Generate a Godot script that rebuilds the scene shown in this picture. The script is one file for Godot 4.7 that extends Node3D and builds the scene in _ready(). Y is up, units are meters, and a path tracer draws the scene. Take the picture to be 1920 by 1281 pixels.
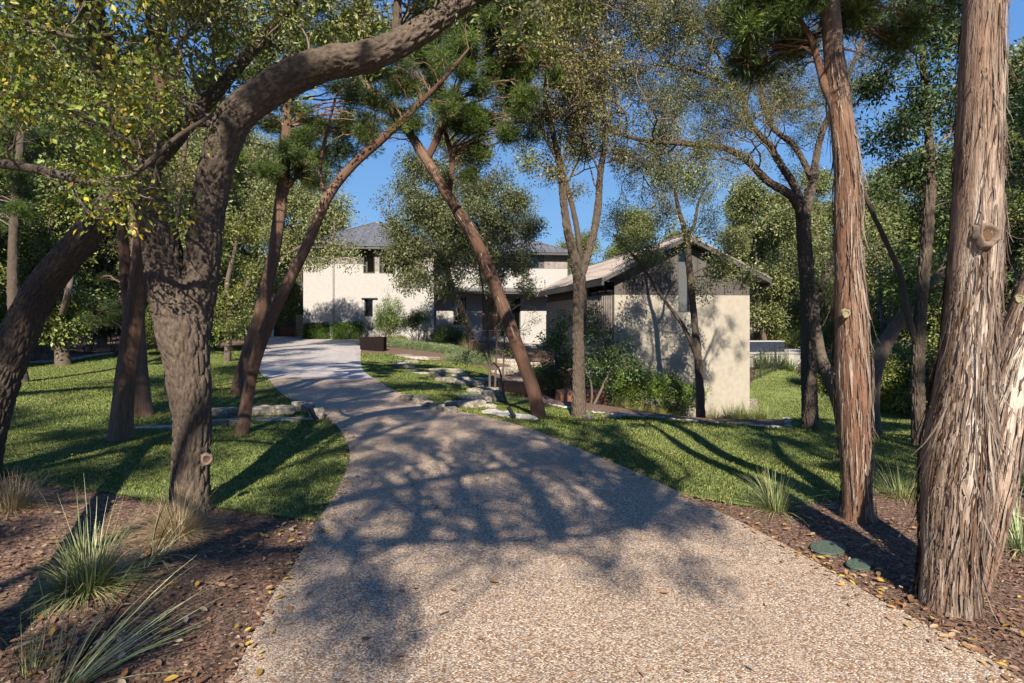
extends Node3D
# A wooded drive curving to a stucco house. Metres, y up; the viewer stands at x 0, z 0 and looks along -z.
# "depth" below is the distance along -z. Picture positions are those of a 1920 x 1281 frame.
const F := 1067.0
const EYE := 1.6
const HORIZON := 590.0
const CELL := 0.4
const GX0 := -28.0
const GZ0 := -16.0
const GNX := 141
const GNZ := 166

var rng := RandomNumberGenerator.new()
var height := PackedFloat32Array()
var M := {}
var leaf_mesh := {}
var noise_a := FastNoiseLite.new()
var noise_b := FastNoiseLite.new()
var noise_cell := FastNoiseLite.new()
var names := {}

# ---------------------------------------------------------------- small helpers
func lin(r: float, g: float, b: float) -> Color:
	return Color(r, g, b).linear_to_srgb()

func at(px: float, py: float, d: float) -> Vector3:
	return Vector3((px - 960.0) / F * d, EYE - (py - HORIZON) / F * d, -d)

func gnd(px: float, py: float, far := 60.0) -> Vector3:
	var d := 2.0
	while d < far:
		var p := at(px, py, d)
		if p.y <= hgt(p.x, -p.z):
			break
		d += 0.05 + d * 0.004
	var q := at(px, py, d)
	return Vector3(q.x, hgt(q.x, d), -d)

func numbered(called: String) -> String:
	if not names.has(called):
		names[called] = 0
		return called
	names[called] += 1
	return "%s_%03d" % [called, names[called]]

func tag(o: Node, label: String, category: String, group := "", kind := "") -> Node:
	o.set_meta("label", label)
	o.set_meta("category", category)
	if group:
		o.set_meta("group", group)
	if kind:
		o.set_meta("kind", kind)
	return o

func thing(called: String, label: String, category: String, where: Vector3, turn := 0.0, group := "") -> Node3D:
	var o := Node3D.new()
	o.name = numbered(called)
	add_child(o)
	o.position = where
	o.rotation.y = turn
	tag(o, label, category, group)
	return o

func part(called: String, mesh: Mesh, m: Material, parent: Node, where := Vector3.ZERO, kind := "") -> MeshInstance3D:
	var o := MeshInstance3D.new()
	o.name = numbered(called) if parent == self else called
	o.mesh = mesh
	o.material_override = m
	parent.add_child(o, true)
	o.position = where
	if kind:
		o.set_meta("kind", kind)
	return o

func structure(o: Node, label: String) -> Node:
	o.set_meta("kind", "structure")
	o.set_meta("label", label)
	return o

func arrays_mesh(v: PackedVector3Array, n: PackedVector3Array, i: PackedInt32Array, c := PackedColorArray(), uv := PackedVector2Array()) -> ArrayMesh:
	var a := []
	a.resize(Mesh.ARRAY_MAX)
	a[Mesh.ARRAY_VERTEX] = v
	a[Mesh.ARRAY_NORMAL] = n
	a[Mesh.ARRAY_INDEX] = i
	if c.size():
		a[Mesh.ARRAY_COLOR] = c
	if uv.size():
		a[Mesh.ARRAY_TEX_UV] = uv
	var m := ArrayMesh.new()
	m.add_surface_from_arrays(Mesh.PRIMITIVE_TRIANGLES, a)
	return m

func box_mesh(lo: Vector3, hi: Vector3) -> ArrayMesh:
	return boxes_mesh([[lo, hi]])

func boxes_mesh(list: Array) -> ArrayMesh:
	var st := SurfaceTool.new()
	st.begin(Mesh.PRIMITIVE_TRIANGLES)
	for b in list:
		var bm := BoxMesh.new()
		var lo: Vector3 = b[0]
		var hi: Vector3 = b[1]
		bm.size = (hi - lo).abs()
		st.append_from(bm, 0, Transform3D(Basis(), (lo + hi) * 0.5))
	return st.commit()

func bevel_box(s: Vector3, e: float) -> ArrayMesh:
	# a box about its middle with chamfered edges
	var st := SurfaceTool.new()
	st.begin(Mesh.PRIMITIVE_TRIANGLES)
	st.set_smooth_group(-1)
	var h := s * 0.5
	var pts := PackedVector3Array()
	for k in 8:
		var g := Vector3(1 if k & 1 else -1, 1 if k & 2 else -1, 1 if k & 4 else -1)
		pts.append(Vector3(g.x * h.x, g.y * (h.y - e), g.z * (h.z - e)))
		pts.append(Vector3(g.x * (h.x - e), g.y * h.y, g.z * (h.z - e)))
		pts.append(Vector3(g.x * (h.x - e), g.y * (h.y - e), g.z * h.z))
	hull_faces(st, pts, h, e)
	st.generate_normals()
	return st.commit()

func face(st: SurfaceTool, p: Array, out: Vector3) -> void:
	var n: Vector3 = (p[1] - p[0]).cross(p[2] - p[0])
	var order := p.duplicate()
	if n.dot(out) > 0:
		order.reverse()
	for k in range(1, order.size() - 1):
		st.add_vertex(order[0]); st.add_vertex(order[k]); st.add_vertex(order[k + 1])

func hull_faces(st: SurfaceTool, q: PackedVector3Array, h: Vector3, e: float) -> void:
	for s in [-1, 1]:
		face(st, [Vector3(s * h.x, -h.y + e, -h.z + e), Vector3(s * h.x, h.y - e, -h.z + e), Vector3(s * h.x, h.y - e, h.z - e), Vector3(s * h.x, -h.y + e, h.z - e)], Vector3(s, 0, 0))
		face(st, [Vector3(-h.x + e, s * h.y, -h.z + e), Vector3(h.x - e, s * h.y, -h.z + e), Vector3(h.x - e, s * h.y, h.z - e), Vector3(-h.x + e, s * h.y, h.z - e)], Vector3(0, s, 0))
		face(st, [Vector3(-h.x + e, -h.y + e, s * h.z), Vector3(h.x - e, -h.y + e, s * h.z), Vector3(h.x - e, h.y - e, s * h.z), Vector3(-h.x + e, h.y - e, s * h.z)], Vector3(0, 0, s))
		for t in [-1, 1]:
			face(st, [Vector3(s * h.x, t * (h.y - e), -h.z + e), Vector3(s * (h.x - e), t * h.y, -h.z + e), Vector3(s * (h.x - e), t * h.y, h.z - e), Vector3(s * h.x, t * (h.y - e), h.z - e)], Vector3(s, t, 0))
			face(st, [Vector3(s * h.x, -h.y + e, t * (h.z - e)), Vector3(s * (h.x - e), -h.y + e, t * h.z), Vector3(s * (h.x - e), h.y - e, t * h.z), Vector3(s * h.x, h.y - e, t * (h.z - e))], Vector3(s, 0, t))
			face(st, [Vector3(-h.x + e, s * h.y, t * (h.z - e)), Vector3(-h.x + e, s * (h.y - e), t * h.z), Vector3(h.x - e, s * (h.y - e), t * h.z), Vector3(h.x - e, s * h.y, t * (h.z - e))], Vector3(0, s, t))
	for k in 8:
		face(st, [q[k * 3], q[k * 3 + 1], q[k * 3 + 2]], Vector3(1 if k & 1 else -1, 1 if k & 2 else -1, 1 if k & 4 else -1))

func noise_texture(type: int, freq: float, size: int, colors: Array, offsets: Array, sd := 1, ret := -1, octaves := 4, constant := false) -> NoiseTexture2D:
	var n := FastNoiseLite.new()
	n.noise_type = type
	n.frequency = freq
	n.seed = sd
	n.fractal_octaves = octaves
	if type == FastNoiseLite.TYPE_CELLULAR:
		n.fractal_type = FastNoiseLite.FRACTAL_NONE
		n.cellular_return_type = ret
		n.cellular_jitter = 1.0
	var t := NoiseTexture2D.new()
	t.width = size
	t.height = size
	t.seamless = true
	t.seamless_blend_skirt = 0.08
	t.noise = n
	if colors.size():
		var g := Gradient.new()
		g.offsets = PackedFloat32Array(offsets)
		g.colors = PackedColorArray(colors)
		if constant:
			g.interpolation_mode = Gradient.GRADIENT_INTERPOLATE_CONSTANT
		t.color_ramp = g
	return t

func mat(color: Color, rough := 0.8, opts := {}) -> StandardMaterial3D:
	var m := StandardMaterial3D.new()
	m.albedo_color = color
	m.roughness = rough
	for k in opts:
		m.set(k, opts[k])
	return m

# ---------------------------------------------------------------- terrain
func hgt(x: float, d: float) -> float:
	var fx := clampf((x - GX0) / CELL, 0.0, GNX - 1.001)
	var fz := clampf((d - GZ0) / CELL, 0.0, GNZ - 1.001)
	var ix := int(fx)
	var iz := int(fz)
	var u := fx - ix
	var v := fz - iz
	var k := iz * GNX + ix
	var a := height[k]
	var b := height[k + 1]
	var c := height[k + GNX]
	var e := height[k + GNX + 1]
	if u + v <= 1.0:
		return a + (b - a) * u + (c - a) * v
	return e + (c - e) * (1.0 - u) + (b - e) * (1.0 - v)

func make_terrain(flat_pts: Array) -> void:
	var c: Array = []
	for p in flat_pts:
		c.append(p)
	for p in [[-3, 4.5, 0.02], [-6, 6, 0.03], [-2.5, 3, 0.03], [-4.5, 8, 0.05], [-3.2, 9.6, 0.2], [-5.5, 10.5, 0.22], [-5, 13, 0.25], [-10, 10, 0.25], [-12, 20, 0.35], [-8, 25, 0.15], [-20, 20, 0.7], [-20, 40, 1.2], [-15, 36, 0.2], [-24, 8, 0.4],
		[2.4, 3.1, 0.04], [2.7, 4.4, 0.02], [4, 3.5, 0.05], [6, 5, -0.25], [3, 0, 0.02], [-3, 0, 0.02], [0, -8, 0], [-8, -8, 0.1], [8, -8, -0.2], [12, 0, -0.6], [9, 8, -1.0], [18, 12, -2.2], [24, 20, -3.0], [24, -5, -1.5]]:
		c.append(Vector3(p[0], p[2], p[1]))
	for p in [[1010, 787, 9.6], [1085, 792, 10.5], [1315, 810, 13.5], [1520, 830, 11.5], [1725, 835, 8], [1200, 860, 7], [1400, 860, 7.2],
		[1150, 800, 21], [1280, 800, 21.3], [1405, 778, 21.7], [1455, 812, 18], [1137, 784, 17.2], [1308, 802, 17.6], [1500, 720, 25], [1440, 690, 28], [1500, 690, 30], [1600, 735, 27], [1480, 760, 22.5],
		[1650, 760, 25], [1690, 800, 18], [1800, 745, 32], [1600, 700, 40], [1750, 690, 44],
		[1040, 762, 15], [1100, 745, 20], [1000, 705, 24], [950, 690, 24], [870, 690, 22], [850, 662, 30], [740, 658, 26], [1030, 690, 30], [1000, 655, 36], [900, 745, 13], [960, 765, 12], [780, 690, 19], [820, 715, 15.5], [870, 655, 34], [800, 645, 35]]:
		var q := at(p[0], p[1], p[2])
		c.append(Vector3(q.x, q.y, p[2]))
	for d in range(30, 48, 3):
		for x in [-13, -10, -6]:
			c.append(Vector3(x, 0, d))
	height.resize(GNX * GNZ)
	for iz in GNZ:
		var d := GZ0 + iz * CELL
		for ix in GNX:
			var x := GX0 + ix * CELL
			var s := 0.0
			var w := 0.0
			for p: Vector3 in c:
				var r := (p.x - x) * (p.x - x) + (p.z - d) * (p.z - d) + 0.15
				var k := 1.0 / (r * sqrt(r))
				s += k * p.y
				w += k
			height[iz * GNX + ix] = s / w
	for pass_no in 2:
		var b := height.duplicate()
		for iz in range(1, GNZ - 1):
			for ix in range(1, GNX - 1):
				var k := iz * GNX + ix
				height[k] = 0.25 * b[k] + 0.125 * (b[k - 1] + b[k + 1] + b[k - GNX] + b[k + GNX]) + 0.0625 * (b[k - 1 - GNX] + b[k + 1 - GNX] + b[k - 1 + GNX] + b[k + 1 + GNX])

func make_ground() -> void:
	var xs: Array = [-600.0, -300.0, -150.0, -80.0, -45.0]
	for i in GNX:
		xs.append(GX0 + i * CELL)
	xs.append_array([45.0, 80.0, 150.0, 300.0, 600.0])
	var zs: Array = [-300.0, -120.0, -50.0]
	for i in GNZ:
		zs.append(GZ0 + i * CELL)
	zs.append_array([60.0, 90.0, 150.0, 300.0, 700.0])
	var v := PackedVector3Array()
	var n := PackedVector3Array()
	var c := PackedColorArray()
	var idx := PackedInt32Array()
	for z: float in zs:
		for x: float in xs:
			v.append(Vector3(x, hgt(x, z), -z))
			n.append(slope_normal(x, z))
			var t := 0.5 + 0.5 * noise_a.get_noise_2d(x * 9.0, z * 9.0)
			c.append(Color(0.75 + 0.5 * t, 0.78 + 0.4 * t, 0.8 + 0.35 * t))
	var w := xs.size()
	for a in zs.size() - 1:
		for b in w - 1:
			var k := a * w + b
			idx.append_array([k, k + w, k + 1, k + 1, k + w, k + w + 1])
	structure(part("ground", arrays_mesh(v, n, idx, c), M.mulch, self), "dark brown mulch and woodland soil under the trees")

func slope_normal(x: float, d: float) -> Vector3:
	var e := 0.3
	return Vector3(hgt(x - e, d) - hgt(x + e, d), 2.0 * e, hgt(x, d + e) - hgt(x, d - e)).normalized()

func patch(poly: PackedVector2Array, off: float, skirt := 0.0, tint := 0.25) -> ArrayMesh:
	# a sheet that follows the terrain inside poly (x, depth)
	var v := PackedVector3Array()
	var n := PackedVector3Array()
	var c := PackedColorArray()
	var idx := PackedInt32Array()
	var lo := poly[0]
	var hi := poly[0]
	for p in poly:
		lo = lo.min(p)
		hi = hi.max(p)
	var a0 := int(floor((lo.x - GX0) / CELL))
	var a1 := int(ceil((hi.x - GX0) / CELL))
	var b0 := int(floor((lo.y - GZ0) / CELL))
	var b1 := int(ceil((hi.y - GZ0) / CELL))
	for b in range(b0, b1):
		for a in range(a0, a1):
			var x := GX0 + a * CELL
			var z := GZ0 + b * CELL
			for half in 2:
				var tri := PackedVector2Array([Vector2(x, z), Vector2(x + CELL, z), Vector2(x, z + CELL)]) if half == 0 else PackedVector2Array([Vector2(x + CELL, z), Vector2(x + CELL, z + CELL), Vector2(x, z + CELL)])
				for piece in Geometry2D.intersect_polygons(tri, poly):
					var t := Geometry2D.triangulate_polygon(piece)
					var first := v.size()
					for p: Vector2 in piece:
						v.append(Vector3(p.x, hgt(p.x, p.y) + off, -p.y))
						n.append(slope_normal(p.x, p.y))
						var k := 1.0 + tint * noise_a.get_noise_2d(p.x * 14.0, p.y * 14.0) + tint * noise_b.get_noise_2d(p.x * 40.0, p.y * 40.0)
						c.append(Color(k, k, k * 0.99))
					for k in range(0, t.size(), 3):
						var q := (piece[t[k + 1]] - piece[t[k]]).cross(piece[t[k + 2]] - piece[t[k]])
						if q > 0:
							idx.append_array([first + t[k], first + t[k + 2], first + t[k + 1]])
						else:
							idx.append_array([first + t[k], first + t[k + 1], first + t[k + 2]])
	if skirt > 0:
		var area := 0.0
		for k in poly.size():
			area += poly[k].cross(poly[(k + 1) % poly.size()])
		var turn := 1.0 if area > 0 else -1.0
		for k in poly.size():
			var p := poly[k]
			var q := poly[(k + 1) % poly.size()]
			var steps := maxi(1, int(p.distance_to(q) / CELL))
			for s in steps:
				var e := p.lerp(q, float(s) / steps)
				var f := p.lerp(q, float(s + 1) / steps)
				var out := Vector3(f.y - e.y, 0, f.x - e.x).normalized() * turn
				var first := v.size()
				for w in [e, f]:
					for d in [0.0, skirt]:
						v.append(Vector3(w.x, hgt(w.x, w.y) + off - d, -w.y))
						n.append(out)
						c.append(Color(0.9, 0.9, 0.9))
				if turn > 0:
					idx.append_array([first, first + 2, first + 1, first + 2, first + 3, first + 1])
				else:
					idx.append_array([first, first + 1, first + 2, first + 2, first + 1, first + 3])
	return arrays_mesh(v, n, idx, c)

func ground_poly(px: Array, subdivide := 0.0) -> PackedVector2Array:
	var r := PackedVector2Array()
	for p in px:
		if p.size() == 3:
			r.append(Vector2(p[0], p[1]))
		else:
			var q := gnd(p[0], p[1])
			r.append(Vector2(q.x, -q.z))
	return r

func smooth_line(pts: PackedVector2Array, n: int) -> PackedVector2Array:
	var r := PackedVector2Array()
	for k in pts.size() - 1:
		var a := pts[maxi(k - 1, 0)]
		var d := pts[mini(k + 2, pts.size() - 1)]
		for s in n:
			r.append(pts[k].cubic_interpolate(pts[k + 1], a, d, float(s) / n))
	r.append(pts[-1])
	return r

# ---------------------------------------------------------------- copies in a MultiMesh
class Copies:
	var b := PackedFloat32Array()
	func add(p: Vector3, basis: Basis, c: Color) -> void:
		b.append_array([basis.x.x, basis.y.x, basis.z.x, p.x, basis.x.y, basis.y.y, basis.z.y, p.y, basis.x.z, basis.y.z, basis.z.z, p.z, c.r, c.g, c.b, 1.0])

func copies_node(called: String, k: Copies, mesh: Mesh, m: Material, parent: Node) -> MultiMeshInstance3D:
	var mm := MultiMesh.new()
	mm.transform_format = MultiMesh.TRANSFORM_3D
	mm.use_colors = true
	mm.mesh = mesh
	mm.instance_count = k.b.size() / 16
	mm.buffer = k.b
	var o := MultiMeshInstance3D.new()
	o.name = numbered(called) if parent == self else called
	o.multimesh = mm
	o.material_override = m
	parent.add_child(o, true)
	o.set_meta("kind", "stuff")
	return o

func spin(up := Vector3.UP, lean := 0.0) -> Basis:
	var b := Basis(Vector3.UP, rng.randf() * TAU)
	if lean > 0:
		b = Basis(Vector3(rng.randf_range(-1, 1), 0, rng.randf_range(-1, 1)).normalized(), rng.randf() * lean) * b
	return b

func rand_dir() -> Vector3:
	var z := rng.randf_range(-1, 1)
	var a := rng.randf() * TAU
	var r := sqrt(1.0 - z * z)
	return Vector3(r * cos(a), z, r * sin(a))

# ---------------------------------------------------------------- foliage meshes
func leaf_cluster(n: int, radius: float, length: float, width: float, droop: float, colors: Array, sd: int) -> ArrayMesh:
	rng.seed = sd
	var v := PackedVector3Array()
	var nn := PackedVector3Array()
	var c := PackedColorArray()
	var idx := PackedInt32Array()
	for k in n:
		var o := rand_dir()
		var p := o * radius * pow(rng.randf(), 0.5)
		var dir := (o + rand_dir() * 0.8 + Vector3(0, -droop, 0)).normalized()
		var side := dir.cross(rand_dir()).normalized()
		var nor := side.cross(dir).normalized()
		if nor.y < 0 and rng.randf() < 0.75:
			nor = -nor
			side = -side
		var l := length * rng.randf_range(0.65, 1.25)
		var w := width * rng.randf_range(0.7, 1.2)
		var first := v.size()
		var mid := p + dir * l * 0.45 + nor * l * 0.10
		v.append_array([p, mid + side * w * 0.5 - nor * w * 0.12, p + dir * l - nor * l * 0.08, mid - side * w * 0.5 - nor * w * 0.12])
		var tone: Color = colors[rng.randi() % colors.size()]
		tone = tone * rng.randf_range(0.75, 1.25)
		for q in 4:
			c.append(tone)
		nn.append_array([nor, (nor + side * 0.35).normalized(), nor, (nor - side * 0.35).normalized()])
		idx.append_array([first, first + 2, first + 1, first, first + 3, first + 2])
	return arrays_mesh(v, nn, idx, c)

func needle_cluster(n: int, radius: float, length: float, width: float, colors: Array, sd: int) -> ArrayMesh:
	# sprays of scale leaves: thin fronds that fork from a short stem
	rng.seed = sd
	var v := PackedVector3Array()
	var nn := PackedVector3Array()
	var c := PackedColorArray()
	var idx := PackedInt32Array()
	for k in n:
		var o := rand_dir()
		o.y = o.y * 0.7
		var p := o * radius * pow(rng.randf(), 0.6) * 0.7
		var stem := (o + rand_dir() * 0.5 + Vector3(0, 0.15, 0)).normalized()
		var tone: Color = colors[rng.randi() % colors.size()] * rng.randf_range(0.7, 1.3)
		for f in 6:
			var dir := (stem + rand_dir() * 0.55).normalized()
			var s0 := p + stem * length * 0.14 * f
			var side := dir.cross(rand_dir()).normalized()
			var nor := side.cross(dir)
			var first := v.size()
			var l := length * rng.randf_range(0.5, 1.0)
			v.append_array([s0 + side * width * 0.5, s0 - side * width * 0.5, s0 + dir * l * 0.6 + side * width * 0.45, s0 + dir * l])
			nn.append_array([nor, nor, nor, nor])
			c.append_array([tone, tone, tone, tone * 1.25])
			idx.append_array([first, first + 1, first + 2, first + 1, first + 3, first + 2])
	return arrays_mesh(v, nn, idx, c)

func blade_tuft(n: int, radius: float, h: float, w: float, colors: Array, sd: int, lean := 0.6) -> ArrayMesh:
	rng.seed = sd
	var v := PackedVector3Array()
	var nn := PackedVector3Array()
	var c := PackedColorArray()
	var idx := PackedInt32Array()
	for k in n:
		var a := rng.randf() * TAU
		var r := radius * sqrt(rng.randf())
		var p := Vector3(r * cos(a), 0, r * sin(a))
		var b := rng.randf() * TAU
		var out := Vector3(cos(b), 0, sin(b))
		var side := Vector3(-out.z, 0, out.x)
		var l := h * rng.randf_range(0.5, 1.2)
		var t := rng.randf() * lean
		var p1 := p + Vector3.UP * l * 0.55 + out * l * 0.25 * t
		var p2 := p + Vector3.UP * l * (1.0 - 0.35 * t) + out * l * t
		var tone: Color = colors[rng.randi() % colors.size()] * rng.randf_range(0.7, 1.3)
		var first := v.size()
		var ww := w * rng.randf_range(0.7, 1.2)
		v.append_array([p - side * ww * 0.5, p + side * ww * 0.5, p1 - side * ww * 0.45, p1 + side * ww * 0.45, p2])
		var nor := (Vector3.UP * 0.9 + out * 0.45).normalized()
		for q in 5:
			nn.append(nor)
			c.append(tone)
		idx.append_array([first, first + 1, first + 2, first + 1, first + 3, first + 2, first + 2, first + 3, first + 4])
	return arrays_mesh(v, nn, idx, c)

# ---------------------------------------------------------------- trunks and limbs
func spline(pts: Array, step: float) -> Array:
	# pts: [Vector3, radius]; returns resampled [positions, radii]
	var P := PackedVector3Array()
	var R := PackedFloat32Array()
	for k in pts.size() - 1:
		var p0: Vector3 = pts[maxi(k - 1, 0)][0]
		var p1: Vector3 = pts[k][0]
		var p2: Vector3 = pts[k + 1][0]
		var p3: Vector3 = pts[mini(k + 2, pts.size() - 1)][0]
		var n := maxi(2, int(ceil(p1.distance_to(p2) / step)))
		for s in n:
			var t := float(s) / n
			P.append(p1.cubic_interpolate(p2, p0, p3, t))
			R.append(lerpf(pts[k][1], pts[k + 1][1], t * t * (3.0 - 2.0 * t)))
	P.append(pts[-1][0])
	R.append(pts[-1][1])
	return [P, R]

func bark(kind: String, q: Vector3, l: float, r: float, sd: float) -> Array:
	# q: point on the unit circle times the radius (around the limb), l: length along it; returns [bulge, colour]
	if kind == "oak":
		var wob := noise_a.get_noise_3d(q.x * 90 + sd, l * 50, q.z * 90) * 0.012
		var cell := noise_cell.get_noise_3d((q.x + wob) * 72.0 + sd, (l + wob * 3.0) * 19.0, (q.z + wob) * 72.0)
		var plate := smoothstep(0.02, 0.34, cell + 1.0)
		var g := 0.5 + 0.5 * noise_a.get_noise_3d(q.x * 60 + sd, l * 25, q.z * 60)
		var w := 0.5 + 0.5 * noise_b.get_noise_3d(q.x * 220, l * 60 + sd, q.z * 220)
		var low := noise_a.get_noise_3d(q.x * 12 + sd, l * 8, q.z * 12)
		var k := 0.62 + 0.75 * w
		return [0.016 * plate * (0.6 + 0.8 * g) - 0.008 + 0.06 * r / 0.2 * low * 0.35, Color(0.078 * k + 0.028 * g, 0.058 * k + 0.023 * g, 0.042 * k + 0.019 * g)]
	if kind == "cedar" or kind == "juniper":
		var tw := l * 0.35
		var fib := noise_a.get_noise_3d(q.x * 190 + sd, l * 15, q.z * 190)
		var fin := noise_b.get_noise_3d(q.x * 460 + sd, l * 26, q.z * 460)
		var flute := noise_a.get_noise_3d(q.x * 26 + sd, l * 2.2 + tw, q.z * 26)
		var tone := 0.5 + 0.5 * noise_b.get_noise_3d(q.x * 70 + sd, l * 12, q.z * 70)
		var streak := 0.5 + 0.5 * noise_a.get_noise_3d(q.x * 320, l * 18 + sd, q.z * 320)
		var col := Color(0.19, 0.095, 0.056).lerp(Color(0.38, 0.285, 0.22), smoothstep(0.25, 0.7, 0.55 * tone + 0.45 * streak))
		col = col.lerp(Color(0.60, 0.52, 0.45), smoothstep(0.5, 0.68, tone * 0.6 + streak * 0.4))
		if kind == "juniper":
			# darker, redder tones than the shaggy pair, without their pale streaks
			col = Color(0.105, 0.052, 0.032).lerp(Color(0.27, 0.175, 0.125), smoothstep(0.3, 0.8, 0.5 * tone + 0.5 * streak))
		return [0.010 * fib + 0.006 * fin + 0.14 * r * flute, col]
	var g2 := 0.5 + 0.5 * noise_a.get_noise_3d(q.x * 80 + sd, l * 12, q.z * 80)
	var w2 := noise_b.get_noise_3d(q.x * 160 + sd, l * 20, q.z * 160)
	return [0.004 * w2 + 0.05 * r * noise_a.get_noise_3d(q.x * 14, l * 6, q.z * 14), Color(0.085, 0.063, 0.046).lerp(Color(0.15, 0.12, 0.093), g2)]

func limb_mesh(pts: Array, kind: String, step: float, sides: int, sd: float) -> Array:
	var s := spline(pts, step)
	var P: PackedVector3Array = s[0]
	var R: PackedFloat32Array = s[1]
	var v := PackedVector3Array()
	var n := PackedVector3Array()
	var c := PackedColorArray()
	var uv := PackedVector2Array()
	var idx := PackedInt32Array()
	var w := sides + 1
	var around := maxf(1.0, roundf(R[0] * 12.0))
	var x := Vector3.RIGHT
	var l := 0.0
	var frames := []
	for k in P.size():
		var t := (P[mini(k + 1, P.size() - 1)] - P[maxi(k - 1, 0)]).normalized()
		x = (x - t * x.dot(t)).normalized()
		var y := t.cross(x)
		frames.append([P[k], x, y, R[k], t])
		if k:
			l += P[k].distance_to(P[k - 1])
		for j in w:
			var a := TAU * (j % sides) / sides
			var ca := cos(a)
			var sa := sin(a)
			var o := x * ca + y * sa
			var b := bark(kind, Vector3(ca * R[k], 0, sa * R[k]), l, R[k], sd)
			v.append(P[k] + o * (R[k] + b[0] * minf(1.0, R[k] / 0.07)))
			n.append(o)
			c.append(b[1])
			uv.append(Vector2(float(j) / sides * around, l))
	for k in P.size() - 1:
		for j in sides:
			var q := k * w + j
			idx.append_array([q, q + w, q + 1, q + 1, q + w, q + w + 1])
	for k in P.size():
		for j in w:
			var du := v[k * w + (j + 1) % sides] - v[k * w + (j - 1 + sides) % sides]
			var dv := v[mini(k + 1, P.size() - 1) * w + j] - v[maxi(k - 1, 0) * w + j]
			var m := du.cross(dv).normalized()
			if m.dot(n[k * w + j]) < 0:
				m = -m
			if m.length() > 0.5:
				n[k * w + j] = m
	return [arrays_mesh(v, n, idx, c, uv), frames]

class Twigs:
	var v := PackedVector3Array()
	var n := PackedVector3Array()
	var i := PackedInt32Array()
	var tips := PackedVector3Array()
	func tube(p: PackedVector3Array, r0: float, r1: float, sides: int) -> void:
		var x := Vector3(0.31, 0.2, 0.9)
		var first := v.size()
		for k in p.size():
			var t := (p[mini(k + 1, p.size() - 1)] - p[maxi(k - 1, 0)]).normalized()
			x = (x - t * x.dot(t)).normalized()
			var y := t.cross(x)
			var r := lerpf(r0, r1, float(k) / (p.size() - 1))
			for j in sides:
				var a := TAU * j / sides
				var o := x * cos(a) + y * sin(a)
				v.append(p[k] + o * r)
				n.append(o)
		for k in p.size() - 1:
			for j in sides:
				var q := first + k * sides + j
				var s := first + k * sides + (j + 1) % sides
				i.append_array([q, q + sides, s, s, q + sides, s + sides])

func grow(tw: Twigs, p: Vector3, dir: Vector3, l: float, r: float, lvl: int, o: Dictionary) -> void:
	var segs := 4 if lvl < 2 else 6
	var pts := PackedVector3Array([p])
	var d := dir.normalized()
	var up: float = o.get("up", 0.06)
	var wig: float = o.get("wiggle", 0.38)
	for k in segs:
		d = (d + rand_dir() * wig + Vector3.UP * up).normalized()
		p += d * l / segs
		pts.append(p)
	tw.tube(pts, r, r * 0.45, 5 if lvl >= 2 else (4 if r > 0.006 else 3))
	if lvl > 0:
		var kids: int = o.get("kids", 4)
		for k in kids:
			var f := rng.randf_range(0.3, 1.0) if k else 1.0
			var at_k := clampi(int(f * segs), 1, segs)
			var cd := (pts[at_k] - pts[at_k - 1]).normalized()
			var side := cd.cross(rand_dir()).normalized()
			grow(tw, pts[at_k], (cd * 0.75 + side * rng.randf_range(0.5, 1.0)).normalized(), l * rng.randf_range(0.5, 0.75), r * lerpf(0.75, 0.5, f), lvl - 1, o)
	else:
		for k in range(1, segs + 1):
			tw.tips.append(pts[k])

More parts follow.
